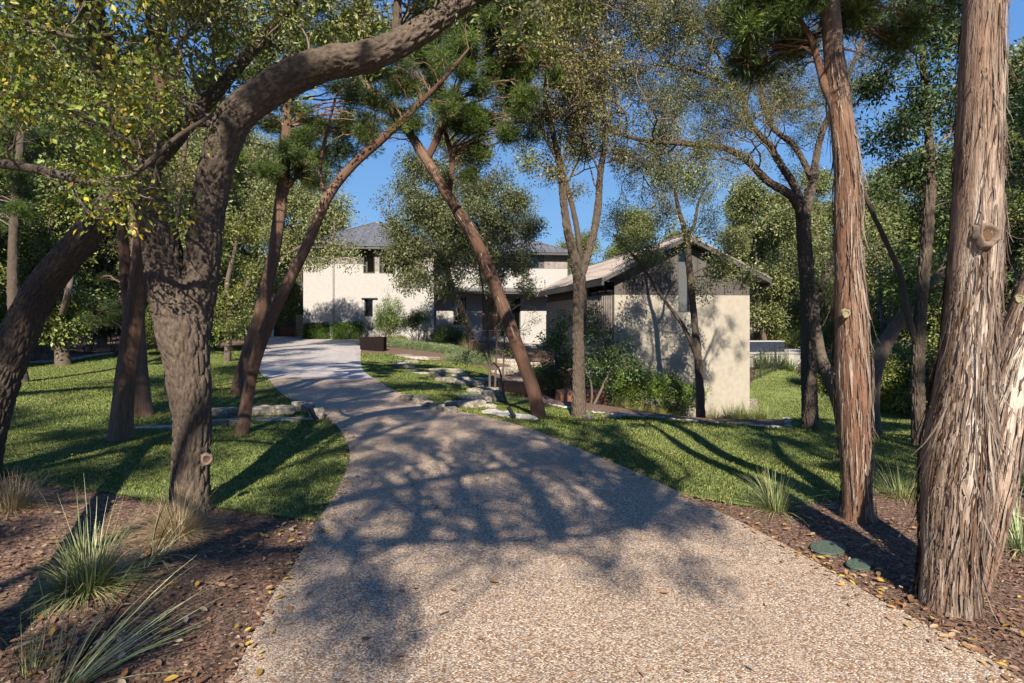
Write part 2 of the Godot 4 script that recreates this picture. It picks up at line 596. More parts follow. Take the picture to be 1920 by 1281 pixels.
func tree(called: String, label: String, group: String, kind: String, limbs: Array, o: Dictionary, category := "tree") -> Node3D:
	# limbs: lists of [px, py, depth, thickness in px]; the first is the trunk, its first point the base
	rng.seed = hash(called + label + str(limbs[0][0]))
	var sd := rng.randf() * 100.0
	var b: Array = limbs[0][0]
	var metres: bool = o.get("metres", false)
	var base := Vector3(b[0], b[1], -b[2]) if metres else at(b[0], b[1], b[2])
	base.y = hgt(base.x, -base.z) - 0.02
	var root := thing(called, label, category, base, 0.0, group)
	var tw := Twigs.new()
	var axes := []
	var near: bool = o.get("near", false)
	var thin: float = o.get("thin", 1.0)
	for k in limbs.size():
		var pts := []
		for q in limbs[k]:
			if metres:
				pts.append([Vector3(q[0], q[1], -q[2]) - base, q[3] * 0.5])
			else:
				pts.append([at(q[0], q[1], q[2]) - base, q[3] * thin * 0.5 / F * q[2]])
		if k == 0:
			pts[0][0] = Vector3(0, -0.12, 0)
			pts[0][1] *= 1.12
		var thick: float = pts[0][1]
		var made: Array
		if near:
			made = limb_mesh(pts, kind, o.get("step", 0.011), clampi(int(TAU * thick / 0.0095), 24, 150), sd + k * 7.0)
		else:
			made = limb_mesh(pts, kind, 0.09, 18 if thick > 0.05 else 9, sd + k * 7.0)
		part("trunk" if k == 0 else "limb", made[0], M["bark_" + kind], root)
		axes.append(made[1])
	for g in o.get("grow", []):
		# [limb, count, length, level, from, to, optional direction]
		var fr: Array = axes[g[0]]
		for k in g[1]:
			var f := lerpf(g[4], g[5], (k + rng.randf()) / g[1])
			var q: Array = fr[clampi(int(f * (fr.size() - 1)), 0, fr.size() - 1)]
			var a := rng.randf() * TAU
			var out: Vector3 = q[1] * cos(a) + q[2] * sin(a)
			var d: Vector3 = out * 0.8 + q[4] * 0.7
			if g.size() > 6:
				d += g[6] * 0.8
			var l: float = g[2] * rng.randf_range(0.7, 1.2)
			grow(tw, q[0], d, l, clampf(l * 0.017, 0.006, q[3] * 0.7), g[3], o)
	var kinds: String = o.get("leaf", "oak")
	var cs := Copies.new()
	var tint: Array = o.get("tint", [Color(1, 1, 1)])
	var size: float = o.get("size", 0.78 if kinds == "cedar" else 1.0)
	var keep: float = o.get("keep", 1.0)
	var gap := -0.02 if kinds == "cedar" else -0.12
	var fewer := 1.0 if kinds == "elm" else (0.85 if kinds == "cedar" else 0.59)
	for p in tw.tips:
		if rng.randf() < keep * fewer:
			var col: Color = tint[rng.randi() % tint.size()] * rng.randf_range(0.75, 1.25)
			cs.add(p + rand_dir() * 0.05, spin(Vector3.UP, 1.2).scaled(Vector3.ONE * size * rng.randf_range(0.7, 1.2)), col)
	var masses: Array = o.get("blobs", [])
	if kinds == "cedar":
		var split := []
		for q in masses:
			for k in 9:
				var u := rand_dir()
				var rr: float = q[3]
				split.append([q[0] + u.x * rr * 1.15, q[1] + u.y * rr * 0.95, q[2] + (u.z * rr * 0.9 if metres else u.z * rr * 0.9 / F * q[2]), rr * rng.randf_range(0.28, 0.52), q[4] * 0.95, 0.6])
		masses = split
	for q in masses:
		# [px, py, depth, radius px, density, optional squash]
		var c := (Vector3(q[0], q[1], -q[2]) if metres else at(q[0], q[1], q[2])) - base
		var r: float = q[3] if metres else q[3] / F * q[2]
		var squash: float = q[5] if q.size() > 5 else 0.75
		# a branch from the nearest limb into the mass
		var best := 1e9
		var src := Vector3.ZERO
		var dirv := Vector3.UP
		for fr in axes:
			for m in range(0, fr.size(), 6):
				var pp: Vector3 = fr[m][0]
				if pp.y > 0.8 and pp.distance_to(c) + maxf(0.0, pp.y - c.y) * 0.6 < best:
					best = pp.distance_to(c) + maxf(0.0, pp.y - c.y) * 0.6
					src = pp
					dirv = fr[m][4]
		var far := src.distance_to(c)
		if best < 1e8 and far > 0.2:
			var pts := PackedVector3Array()
			var bow := rand_dir() * far * 0.12
			for m in 9:
				var t := m / 8.0
				pts.append(src.lerp(c, t) + bow * sin(t * PI) + dirv * far * 0.12 * sin(t * PI) + rand_dir() * 0.02 * far)
			var r0 := clampf(far * 0.012 + r * 0.008, 0.008, 0.06)
			tw.tube(pts, r0, r0 * 0.4, 5)
			for m in int(clampf(6.0 + r * 3.0, 6, 14)):
				var s := pts[3 + m % 6]
				grow(tw, s, (c + rand_dir() * r * 0.8) - s, r * rng.randf_range(0.6, 1.1), r0 * 0.4, 1, {"kids": 3})
		var scale_c := size * clampf(q[2] / 11.0, 0.9, 2.2)
		var count := int(q[4] * 620.0 * r * r / (scale_c * scale_c) * o.get("lush", 1.0) * fewer)
		for m in count:
			var u := rand_dir()
			var p := c + Vector3(u.x, u.y * squash, u.z) * r * pow(rng.randf(), 0.42) * (0.85 + 0.75 * noise_a.get_noise_3d(u.x * 75 + sd, u.y * 75, u.z * 75 + q[0]))
			if noise_b.get_noise_3d(p.x * 75.0 / scale_c, p.y * 75.0 / scale_c, p.z * 75.0 / scale_c) < gap:
				continue
			var col: Color = tint[rng.randi() % tint.size()] * rng.randf_range(0.7, 1.3)
			cs.add(p, spin(Vector3.UP, 1.2).scaled(Vector3.ONE * scale_c * rng.randf_range(0.75, 1.25)), col)
	if tw.v.size():
		part("twigs", arrays_mesh(tw.v, tw.n, tw.i), M["twig_" + kind], root, Vector3.ZERO, "stuff")
	if cs.b.size():
		copies_node("crown", cs, leaf_mesh[kinds], M.leaf, root)
	root.set_meta("axes", axes)
	return root

func peeling(root: Node3D, limb: int, n: int, long: float, wide: float, from := 0.0, to := 1.0, ragged := 1.0) -> void:
	# loose bark strips that hang from the trunk, their lower ends lifted off
	rng.seed = hash(root.name) + limb + n
	var fr: Array = root.get_meta("axes")[limb]
	var v := PackedVector3Array()
	var nn := PackedVector3Array()
	var c := PackedColorArray()
	var uv := PackedVector2Array()
	var idx := PackedInt32Array()
	for k in n:
		var m := int(lerpf(from, to, rng.randf()) * (fr.size() - 1))
		var a := rng.randf() * TAU
		var l := long * pow(rng.randf(), 1.6) + 0.05
		var wd := wide * rng.randf_range(0.3, 1.0)
		var lift := rng.randf() * rng.randf() * rng.randf() * l * 0.5 * ragged + 0.002
		var drift := rng.randf_range(-0.15, 0.15)
		var steps := 5
		var tone := Color(0.16, 0.075, 0.04).lerp(Color(0.56, 0.47, 0.39), rng.randf()) * rng.randf_range(0.8, 1.15)
		var first := v.size()
		var ring := m
		var gone := 0.0
		for s in steps + 1:
			var t := float(s) / steps
			while gone < t * l and ring > 0 and ring < fr.size() - 1:
				var nx := ring - 1
				gone += fr[ring][0].distance_to(fr[nx][0])
				ring = nx
			var q: Array = fr[ring]
			var aa := a + drift * t
			var o: Vector3 = q[1] * cos(aa) + q[2] * sin(aa)
			var sd: Vector3 = -q[1] * sin(aa) + q[2] * cos(aa)
			var p: Vector3 = q[0] + o * (q[3] + 0.004 + lift * t * t + 0.003 * sin(t * 9.0 + k))
			var ww := wd * (1.0 - 0.7 * t * t) * (0.5 + minf(0.5, t * 3.0))
			v.append(p - sd * ww * 0.5)
			v.append(p + sd * ww * 0.5 + o * wd * 0.25)
			nn.append((o - sd * 0.3).normalized())
			nn.append((o + sd * 0.3).normalized())
			uv.append(Vector2(0, t * l))
			uv.append(Vector2(0.08, t * l))
			c.append(tone)
			c.append(tone * 0.9)
		for s in steps:
			var q := first + s * 2
			idx.append_array([q, q + 1, q + 2, q + 1, q + 3, q + 2])
	part("peeling_bark", arrays_mesh(v, nn, idx, c, uv), M.bark_cedar, root, Vector3.ZERO, "stuff")

func scar(root: Node3D, where: Vector3, r: float, m: Material, facing := Vector3(0, 0, 1)) -> void:
	# a sawn-off branch: a raised collar round a flat, slightly dished cut
	var st := SurfaceTool.new()
	st.begin(Mesh.PRIMITIVE_TRIANGLES)
	st.set_smooth_group(0)
	var prof := [[0.0, -0.03], [0.56, -0.012], [0.74, 0.004], [0.9, 0.013], [1.08, 0.004], [1.3, -0.05]]
	var seg := 18
	for k in range(1, prof.size() - 1):
		for j in seg:
			var q := []
			for w in [[k, j], [k + 1, j], [k + 1, j + 1], [k, j + 1]]:
				var a: float = TAU * (w[1] % seg) / seg
				var rr: float = prof[w[0]][0] * r * (1.0 + 0.10 * sin(a * 3.0 + 1.0) + 0.07 * sin(a * 7.0 + r * 90.0) * (prof[w[0]][0]))
				q.append(Vector3(cos(a) * rr, sin(a) * rr * 1.15, prof[w[0]][1] * r / 0.075))
			face(st, [q[0], q[1], q[2]], Vector3(0, 0, 1))
			face(st, [q[0], q[2], q[3]], Vector3(0, 0, 1))
	st.generate_normals()
	var o := part("branch_scar", st.commit(), m, root, where - root.position)
	o.basis = Basis.looking_at(-facing, Vector3.UP)
	var heart := SurfaceTool.new()
	heart.begin(Mesh.PRIMITIVE_TRIANGLES)
	heart.set_smooth_group(-1)
	for j in seg:
		var a := TAU * j / seg
		var b := TAU * (j + 1) / seg
		face(heart, [Vector3(0, 0, -0.012 * r / 0.05), Vector3(cos(a) * r * 0.56, sin(a) * r * 0.64, -0.008 * r / 0.05), Vector3(cos(b) * r * 0.56, sin(b) * r * 0.64, -0.008 * r / 0.05)], Vector3(0, 0, 1))
	heart.generate_normals()
	part("heartwood", heart.commit(), M.cut_heart if m == M.cut_old else m, o)

# ---------------------------------------------------------------- low plants
func blades(called: String, label: String, category: String, where: Vector3, n: int, l: float, w: float, colors: Array, o := {}) -> Node3D:
	# an arching clump of long blades
	rng.seed = hash(label) + int(where.x * 1000)
	where.y = hgt(where.x, -where.z)
	var root := thing(called, label, category, where, 0.0, o.get("group", ""))
	var v := PackedVector3Array()
	var nn := PackedVector3Array()
	var c := PackedColorArray()
	var idx := PackedInt32Array()
	var arch: float = o.get("arch", 1.0)
	var spread: float = o.get("spread", 0.06)
	var stiff: float = o.get("stiff", 0.0)
	var bias: Vector3 = o.get("bias", Vector3.ZERO)
	var segs := 6
	for k in n:
		var a := rng.randf() * TAU
		var out := Vector3(cos(a), 0, sin(a))
		var p := out * spread * sqrt(rng.randf()) + Vector3(0, o.get("lift", -0.01), 0)
		var el: float = lerpf(o.get("low", 0.7), 1.5, rng.randf())
		var d := (out * cos(el) + Vector3.UP * sin(el) + bias).normalized()
		var ll := l * rng.randf_range(0.55, 1.15)
		var ww := w * rng.randf_range(0.6, 1.2)
		var tone: Color = colors[rng.randi() % colors.size()] * rng.randf_range(0.75, 1.25)
		var first := v.size()
		var bend := arch * rng.randf_range(0.25, 0.6) / segs * 2.0 * (1.0 - stiff)
		for s in segs + 1:
			var t := float(s) / segs
			var side := Vector3(-out.z, 0, out.x)
			var x := ww * (1.0 - t * t) + 0.0006
			v.append(p - side * x * 0.5)
			v.append(p + side * x * 0.5)
			var nor := side.cross(d).normalized()
			if nor.y < 0:
				nor = -nor
			nn.append(nor)
			nn.append(nor)
			c.append(tone)
			c.append(tone)
			p += d * ll / segs
			d = (d + Vector3.DOWN * bend + rand_dir() * 0.05 * (1.0 - stiff)).normalized()
			if p.y < 0.01:
				p.y = 0.01 + rng.randf() * 0.02
		for s in segs:
			var q := first + s * 2
			idx.append_array([q, q + 2, q + 1, q + 1, q + 2, q + 3])
	part("leaf_blades", arrays_mesh(v, nn, idx, c), M.blade, root, Vector3.ZERO, "stuff")
	return root

func shrub(called: String, label: String, where: Vector3, h: float, r: float, o := {}) -> Node3D:
	rng.seed = hash(label) + int(where.x * 777)
	where.y = hgt(where.x, -where.z)
	var root := thing(called, label, o.get("category", "shrub"), where, 0.0, o.get("group", ""))
	var tw := Twigs.new()
	var cs := Copies.new()
	var size: float = o.get("size", 1.0)
	var tint: Array = o.get("tint", [Color(1, 1, 1)])
	var stems: int = o.get("stems", 7)
	var bare: float = o.get("bare", 0.15)
	for k in stems:
		var a := TAU * (k + rng.randf() * 0.6) / stems
		var d := Vector3(cos(a) * r * 0.8, h * rng.randf_range(0.75, 1.0), sin(a) * r * 0.8)
		grow(tw, Vector3(cos(a), 0, sin(a)) * r * 0.06, d, h * 0.62, clampf(h * 0.012, 0.005, 0.02), 2, {"kids": 3, "wiggle": 0.22, "up": 0.05})
	part("stems", arrays_mesh(tw.v, tw.n, tw.i), M.twig_oak, root, Vector3.ZERO, "stuff")
	for p in tw.tips:
		if p.y > h * bare and rng.randf() < o.get("keep", 1.0):
			cs.add(p, spin(Vector3.UP, 1.0).scaled(Vector3.ONE * size * rng.randf_range(0.7, 1.2)), tint[rng.randi() % tint.size()] * rng.randf_range(0.75, 1.25))
	var count := int(o.get("dens", 1.0) * 260.0 * r * h / (size * size))
	for m in count:
		var u := rand_dir()
		var p := Vector3(u.x * r, h * (0.5 + bare * 0.5) + u.y * h * (0.5 - bare * 0.5), u.z * r) * 1.0
		var k := pow(rng.randf(), 0.35) * (0.8 + 0.45 * noise_a.get_noise_3d(u.x * 70 + where.x * 30, u.y * 70, u.z * 70))
		p = Vector3(p.x * k, h * (0.5 + bare * 0.5) + (p.y - h * (0.5 + bare * 0.5)) * k, p.z * k)
		if p.y < 0.03:
			continue
		cs.add(p, spin(Vector3.UP, 1.0).scaled(Vector3.ONE * size * rng.randf_range(0.75, 1.25)), tint[rng.randi() % tint.size()] * rng.randf_range(0.7, 1.3))
	copies_node("foliage", cs, leaf_mesh[o.get("leaf", "shrub")], M.leaf, root)
	return root

func hedge(label: String, lo: Vector3, hi: Vector3, turn: float, where: Vector3) -> void:
	rng.seed = hash(label)
	var root := thing("clipped_hedge", label, "hedge", where, turn)
	var cs := Copies.new()
	var s := hi - lo
	for m in int(4200.0 * (s.x * s.y + s.y * s.z + s.x * s.z) / 6.0):
		var p := Vector3(rng.randf(), rng.randf(), rng.randf())
		var ax := rng.randi() % 3
		p[ax] = 1.0 - 0.35 * rng.randf() if rng.randf() < 0.6 else 0.35 * rng.randf()
		cs.add(lo + p * s, spin(Vector3.UP, 1.0).scaled(Vector3.ONE * rng.randf_range(0.8, 1.2)), Color(0.6, 0.75, 0.5) * rng.randf_range(0.7, 1.3))
	var tw := Twigs.new()
	for k in int(s.x * 9.0):
		grow(tw, Vector3(lerpf(lo.x, hi.x, rng.randf()), 0, lerpf(lo.z, hi.z, rng.randf_range(0.25, 0.75))), Vector3(rng.randf_range(-0.3, 0.3), 1, rng.randf_range(-0.3, 0.3)), s.y * 0.6, 0.012, 2, {"kids": 3, "wiggle": 0.2})
	part("branches", arrays_mesh(tw.v, tw.n, tw.i), M.twig_oak, root, Vector3.ZERO, "stuff")
	copies_node("foliage", cs, leaf_mesh.shrub, M.leaf, root)

# ---------------------------------------------------------------- stones
func stone_mesh(rx: float, rz: float, h: float, sd: int, rough := 0.12) -> ArrayMesh:
	# a weathered slab: irregular outline, ledged sides, uneven top
	rng.seed = sd
	var seg := 16
	var out := PackedFloat32Array()
	for k in seg:
		out.append(1.0 + rng.randf_range(-1, 1) * rough + 0.12 * cos(4.0 * TAU * k / seg))
	var rings := [[0.96, -0.12], [1.0, 0.12], [0.95 + rng.randf() * 0.05, 0.4], [1.0, 0.55], [0.99, 0.84], [0.93, 0.97], [0.7, 1.0], [0.35, 1.01]]
	var v := PackedVector3Array()
	for r in rings:
		for k in seg:
			var a := TAU * k / seg
			var jit := 1.0 + rng.randf_range(-1, 1) * 0.035
			v.append(Vector3(cos(a) * rx * out[k] * r[0] * jit, h * (r[1] + rng.randf_range(-1, 1) * 0.045), sin(a) * rz * out[k] * r[0] * jit))
	v.append(Vector3(0, h * 1.0, 0))
	var st := SurfaceTool.new()
	st.begin(Mesh.PRIMITIVE_TRIANGLES)
	st.set_smooth_group(-1)
	for r in rings.size() - 1:
		for k in seg:
			var a := r * seg + k
			var b := r * seg + (k + 1) % seg
			for i in [a, b, a + seg, b, b + seg, a + seg]:
				st.add_vertex(v[i])
	var top := (rings.size() - 1) * seg
	for k in seg:
		for i in [top + k, top + (k + 1) % seg, v.size() - 1]:
			st.add_vertex(v[i])
	st.generate_normals()
	var m := st.commit()
	return m

func stone(called: String, label: String, group: String, category: String, px: float, py: float, wpx: float, dpx: float, hpx: float, turn: float, m: Material, sd: int, depth := 0.0) -> void:
	# px, py: middle of the foot; wpx width, hpx height as seen, dpx: share of width that the slab is deep
	var p := gnd(px, py) if depth == 0.0 else at(px, py, depth)
	if depth > 0.0:
		p.y = hgt(p.x, depth)
	var d := -p.z
	var rx := wpx * 0.5 / F * d
	var root := part(called, stone_mesh(rx, rx * dpx, hpx / F * d * 1.1, sd), m, self, p - Vector3(0, 0.01, 0))
	root.rotation.y = turn
	tag(root, label, category, group)

# ---------------------------------------------------------------- buildings
func wall_mesh(x0: float, x1: float, y0: float, y1: float, z0: float, z1: float, holes: Array) -> ArrayMesh:
	# a wall in the x-y plane from depth z0 (front) to z1, with openings [x0, x1, y0, y1]
	var xs := [x0, x1]
	var ys := [y0, y1]
	for h in holes:
		xs.append_array([clampf(h[0], x0, x1), clampf(h[1], x0, x1)])
		ys.append_array([clampf(h[2], y0, y1), clampf(h[3], y0, y1)])
	xs.sort()
	ys.sort()
	var list := []
	for a in xs.size() - 1:
		if xs[a + 1] - xs[a] < 1e-4:
			continue
		var run := -1
		for b in ys.size():
			var solid := false
			if b < ys.size() - 1 and ys[b + 1] - ys[b] > 1e-4:
				solid = true
				var cx: float = (xs[a] + xs[a + 1]) * 0.5
				var cy: float = (ys[b] + ys[b + 1]) * 0.5
				for h in holes:
					if cx > h[0] and cx < h[1] and cy > h[2] and cy < h[3]:
						solid = false
			elif b < ys.size() - 1:
				continue
			if solid and run < 0:
				run = b
			if not solid and run >= 0:
				list.append([Vector3(xs[a], ys[run], z1), Vector3(xs[a + 1], ys[b], z0)])
				run = -1
	return boxes_mesh(list)

func window(parent: Node, x0: float, x1: float, y0: float, y1: float, z: float, f := 0.06, deep := 0.10, mullions := 0) -> void:
	var w := part("window", boxes_mesh([[Vector3(x0, y0, z - deep), Vector3(x0 + f, y1, z)], [Vector3(x1 - f, y0, z - deep), Vector3(x1, y1, z)], [Vector3(x0 + f, y0, z - deep), Vector3(x1 - f, y0 + f, z)], [Vector3(x0 + f, y1 - f, z - deep), Vector3(x1 - f, y1, z)]]), M.frame, parent)
	part("pane", box_mesh(Vector3(x0 + f, y0 + f, z - deep * 0.6), Vector3(x1 - f, y1 - f, z - deep * 0.6 + 0.008)), M.glass, w)
	for k in mullions:
		var x := lerpf(x0, x1, (k + 1.0) / (mullions + 1.0))
		part("mullion", box_mesh(Vector3(x - f * 0.4, y0 + f, z - deep * 0.9), Vector3(x + f * 0.4, y1 - f, z - 0.005)), M.frame, w)

func panels(parent: Node, called: String, corners: Array, along: Vector3, width: float, thick: float, m: Array, rib := 0.03, ribs := true) -> void:
	# splits a flat polygon into strips that run square to "along", each a part with a standing seam on one edge
	var o: Vector3 = corners[0]
	var x := along.normalized()
	var n := Vector3.ZERO
	for k in range(1, corners.size() - 1):
		n += (corners[k] - o).cross(corners[k + 1] - o)
	n = n.normalized()
	var y := n.cross(x).normalized()
	var poly := PackedVector2Array()
	var lo := 1e9
	var hi := -1e9
	for c in corners:
		var p := Vector2((c - o).dot(x), (c - o).dot(y))
		poly.append(p)
		lo = minf(lo, p.x)
		hi = maxf(hi, p.x)
	var count := maxi(1, int(round((hi - lo) / width)))
	var w := (hi - lo) / count
	for k in count:
		var a := lo + k * w
		var strip := PackedVector2Array([Vector2(a + 0.004, -50), Vector2(a + w - 0.004, -50), Vector2(a + w - 0.004, 50), Vector2(a + 0.004, 50)])
		for piece in Geometry2D.intersect_polygons(poly, strip):
			var st := SurfaceTool.new()
			st.begin(Mesh.PRIMITIVE_TRIANGLES)
			st.set_smooth_group(-1)
			prism(st, piece, o, x, y, n, 0.0, thick)
			if ribs:
				var seam := PackedVector2Array([Vector2(a + 0.004, -50), Vector2(a + 0.024, -50), Vector2(a + 0.024, 50), Vector2(a + 0.004, 50)])
				for rp in Geometry2D.intersect_polygons(piece, seam):
					prism(st, rp, o, x, y, n, thick + 0.001, thick + rib)
			st.generate_normals()
			part(called, st.commit(), m[k % m.size()], parent)

func prism(st: SurfaceTool, poly: PackedVector2Array, o: Vector3, x: Vector3, y: Vector3, n: Vector3, a: float, b: float) -> void:
	var t := []
	var u := []
	for p in poly:
		t.append(o + x * p.x + y * p.y + n * b)
		u.append(o + x * p.x + y * p.y + n * a)
	face(st, t, n)
	face(st, u, -n)
	var mid := Vector3.ZERO
	for p in t:
		mid += p / t.size()
	for k in t.size():
		var j := (k + 1) % t.size()
		face(st, [t[k], t[j], u[j], u[k]], (t[k] + t[j]) * 0.5 - mid)

# ---------------------------------------------------------------- the scene
func _ready() -> void:
	light_and_camera()
	noises()
	materials()
	leaves()
	var drive := ground_surfaces()
	main_house()
	gable_house()
	yard_structures()
	near_trees()
	middle_trees()
	far_trees()
	unseen_trees()
	low_plants()
	stones()
	lawn_grass()
	litter(drive)

func light_and_camera() -> void:
	var cam := Camera3D.new()
	cam.name = "camera"
	cam.position = Vector3(0, EYE, 0)
	cam.near = 0.1
	cam.far = 1500.0
	cam.projection = Camera3D.PROJECTION_FRUSTUM
	cam.size = 2.0 * 0.1 * 640.5 / F
	cam.frustum_offset = Vector2(0, -0.1 * 50.5 / F)
	cam.current = true
	add_child(cam)
	var env := Environment.new()
	env.background_mode = Environment.BG_SKY
	env.tonemap_mode = Environment.TONE_MAPPER_LINEAR
	env.tonemap_exposure = 2.3
	env.sdfgi_enabled = true
	env.ssao_enabled = true
	env.ssil_enabled = true
	var sky := ProceduralSkyMaterial.new()
	sky.sky_top_color = lin(0.036, 0.112, 0.31)
	sky.sky_horizon_color = lin(0.15, 0.28, 0.42)
	sky.sky_curve = 0.2
	sky.ground_bottom_color = lin(0.10, 0.09, 0.07)
	sky.ground_horizon_color = lin(0.25, 0.30, 0.36)
	sky.sun_angle_max = 2.0
	env.sky = Sky.new()
	env.sky.sky_material = sky
	env.background_energy_multiplier = 1.0
	var we := WorldEnvironment.new()
	we.environment = env
	add_child(we)
	var sun := DirectionalLight3D.new()
	sun.name = "sun"
	sun.light_energy = 1.6
	sun.light_color = Color(1.0, 0.945, 0.87)
	sun.light_angular_distance = 0.53
	sun.shadow_enabled = true
	add_child(sun)
	# low sun behind the viewer: shadows run straight up the drive
	var el := deg_to_rad(37.0)
	sun.look_at_from_position(Vector3.ZERO, Vector3(0.0, -sin(el), -cos(el)), Vector3.UP)

func noises() -> void:
	noise_a.seed = 11
	noise_a.frequency = 0.02
	noise_a.fractal_octaves = 3
	noise_a.noise_type = FastNoiseLite.TYPE_SIMPLEX_SMOOTH
	noise_b.seed = 23
	noise_b.frequency = 0.02
	noise_b.fractal_octaves = 2
	noise_b.noise_type = FastNoiseLite.TYPE_SIMPLEX_SMOOTH
	noise_cell.seed = 5
	noise_cell.frequency = 0.35
	noise_cell.noise_type = FastNoiseLite.TYPE_CELLULAR
	noise_cell.fractal_type = FastNoiseLite.FRACTAL_NONE
	noise_cell.cellular_return_type = FastNoiseLite.RETURN_DISTANCE2_SUB

func materials() -> void:
	var CELLS := FastNoiseLite.TYPE_CELLULAR
	var SIM := FastNoiseLite.TYPE_SIMPLEX_SMOOTH
	var grain := noise_texture(SIM, 0.02, 512, [Color(0.78, 0.78, 0.78), Color(1, 1, 1)], [0.25, 0.7], 3)
	var fine := noise_texture(SIM, 0.05, 512, [], [], 8, -1, 5)
	var stones_c := [lin(0.17, 0.105, 0.065), lin(0.33, 0.25, 0.175), lin(0.44, 0.36, 0.27), lin(0.22, 0.17, 0.135), lin(0.37, 0.28, 0.195), lin(0.52, 0.46, 0.38), lin(0.29, 0.165, 0.09), lin(0.20, 0.17, 0.155), lin(0.41, 0.31, 0.215), lin(0.34, 0.29, 0.235)]
	var offs := []
	for k in 10:
		offs.append(0.16 + k * 0.072)
	offs[0] = 0.0
	var peb := noise_texture(CELLS, 0.14, 2048, stones_c, offs, 4, FastNoiseLite.RETURN_CELL_VALUE, 1, true)
	var peb_h := noise_texture(CELLS, 0.14, 2048, [Color.WHITE, Color.BLACK], [0.0, 0.75], 4, FastNoiseLite.RETURN_DISTANCE, 1)
	var tri := {"uv1_triplanar": true, "uv1_world_triplanar": true}
	M.aggregate = mat(Color.WHITE, 0.75, {"albedo_texture": peb, "heightmap_enabled": true, "heightmap_texture": peb_h, "heightmap_scale": 0.35, "vertex_color_use_as_albedo": true, "uv1_triplanar": true, "uv1_world_triplanar": true, "uv1_scale": Vector3.ONE / 2.4})
	var conc := noise_texture(SIM, 0.012, 1024, [lin(0.29, 0.265, 0.25), lin(0.38, 0.35, 0.33)], [0.25, 0.75], 31, -1, 6)
	M.concrete = mat(Color.WHITE, 0.6, {"uv1_triplanar": true, "uv1_world_triplanar": true, "albedo_texture": conc, "vertex_color_use_as_albedo": true, "uv1_scale": Vector3.ONE / 4.0, "heightmap_enabled": true, "heightmap_texture": fine, "heightmap_scale": 0.2})
	var mul := noise_texture(CELLS, 0.09, 1024, [lin(0.052, 0.029, 0.018), lin(0.11, 0.062, 0.039), lin(0.155, 0.09, 0.06), lin(0.08, 0.045, 0.029), lin(0.20, 0.135, 0.10)], [0.15, 0.35, 0.5, 0.65, 0.85], 14, FastNoiseLite.RETURN_CELL_VALUE)
	M.mulch = mat(Color.WHITE, 0.95, {"uv1_triplanar": true, "uv1_world_triplanar": true, "albedo_texture": mul, "vertex_color_use_as_albedo": true, "uv1_scale": Vector3.ONE / 1.3, "heightmap_enabled": true, "heightmap_texture": fine, "heightmap_scale": 1.5})
	var law := noise_texture(SIM, 0.02, 1024, [lin(0.075, 0.11, 0.024), lin(0.125, 0.165, 0.04), lin(0.20, 0.20, 0.08)], [0.2, 0.55, 0.85], 15, -1, 5)
	M.lawn = mat(Color.WHITE, 0.95, {"uv1_triplanar": true, "uv1_world_triplanar": true, "albedo_texture": law, "vertex_color_use_as_albedo": true, "uv1_scale": Vector3.ONE / 1.7})
	M.bark_oak = mat(Color.WHITE, 0.9, {"albedo_texture": grain, "vertex_color_use_as_albedo": true, "heightmap_enabled": true, "heightmap_texture": fine, "heightmap_scale": 0.5, "uv1_scale": Vector3(2, 1.6, 1)})
	M.bark_cedar = mat(Color.WHITE, 0.9, {"albedo_texture": grain, "vertex_color_use_as_albedo": true, "heightmap_enabled": true, "heightmap_texture": fine, "heightmap_scale": 0.5, "uv1_scale": Vector3(3, 0.5, 1)})
	M.bark_smooth = mat(Color.WHITE, 0.85, {"albedo_texture": grain, "vertex_color_use_as_albedo": true, "heightmap_enabled": true, "heightmap_texture": fine, "heightmap_scale": 0.3, "uv1_scale": Vector3(2, 1, 1)})
	M.twig_oak = mat(lin(0.13, 0.10, 0.075), 0.9)
	M.twig_cedar = mat(lin(0.15, 0.085, 0.055), 0.9)
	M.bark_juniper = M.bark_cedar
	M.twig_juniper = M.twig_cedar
	M.twig_smooth = mat(lin(0.15, 0.12, 0.095), 0.9)
	M.leaf = mat(Color.WHITE, 0.5, {"vertex_color_use_as_albedo": true, "backlight_enabled": true, "backlight": Color(0.62, 0.66, 0.35)})
	M.grass = mat(Color.WHITE, 0.6, {"vertex_color_use_as_albedo": true, "backlight_enabled": true, "backlight": Color(0.6, 0.62, 0.35)})
	M.blade = mat(Color.WHITE, 0.55, {"vertex_color_use_as_albedo": true, "backlight_enabled": true, "backlight": Color(0.5, 0.5, 0.35)})
	M.soil = mat(lin(0.07, 0.045, 0.032), 1.0)
	var stu := noise_texture(SIM, 0.01, 1024, [lin(0.305, 0.30, 0.288), lin(0.33, 0.325, 0.312)], [0.25, 0.75], 41, -1, 6)
	M.stucco_white = mat(Color.WHITE, 0.9, tri.merged({"albedo_texture": stu, "uv1_scale": Vector3.ONE / 3.0, "heightmap_enabled": true, "heightmap_texture": fine, "heightmap_scale": 0.06}))
	var stu2 := noise_texture(SIM, 0.012, 1024, [lin(0.27, 0.246, 0.203), lin(0.29, 0.265, 0.22), lin(0.31, 0.285, 0.24)], [0.2, 0.5, 0.8], 43, -1, 6)
	M.stucco_tan = mat(Color.WHITE, 0.92, tri.merged({"albedo_texture": stu2, "uv1_scale": Vector3.ONE / 3.5, "heightmap_enabled": true, "heightmap_texture": fine, "heightmap_scale": 0.1}))
	var metal := noise_texture(SIM, 0.01, 512, [Color(0.84, 0.84, 0.84), Color(1, 1, 1)], [0.25, 0.75], 45, -1, 5)
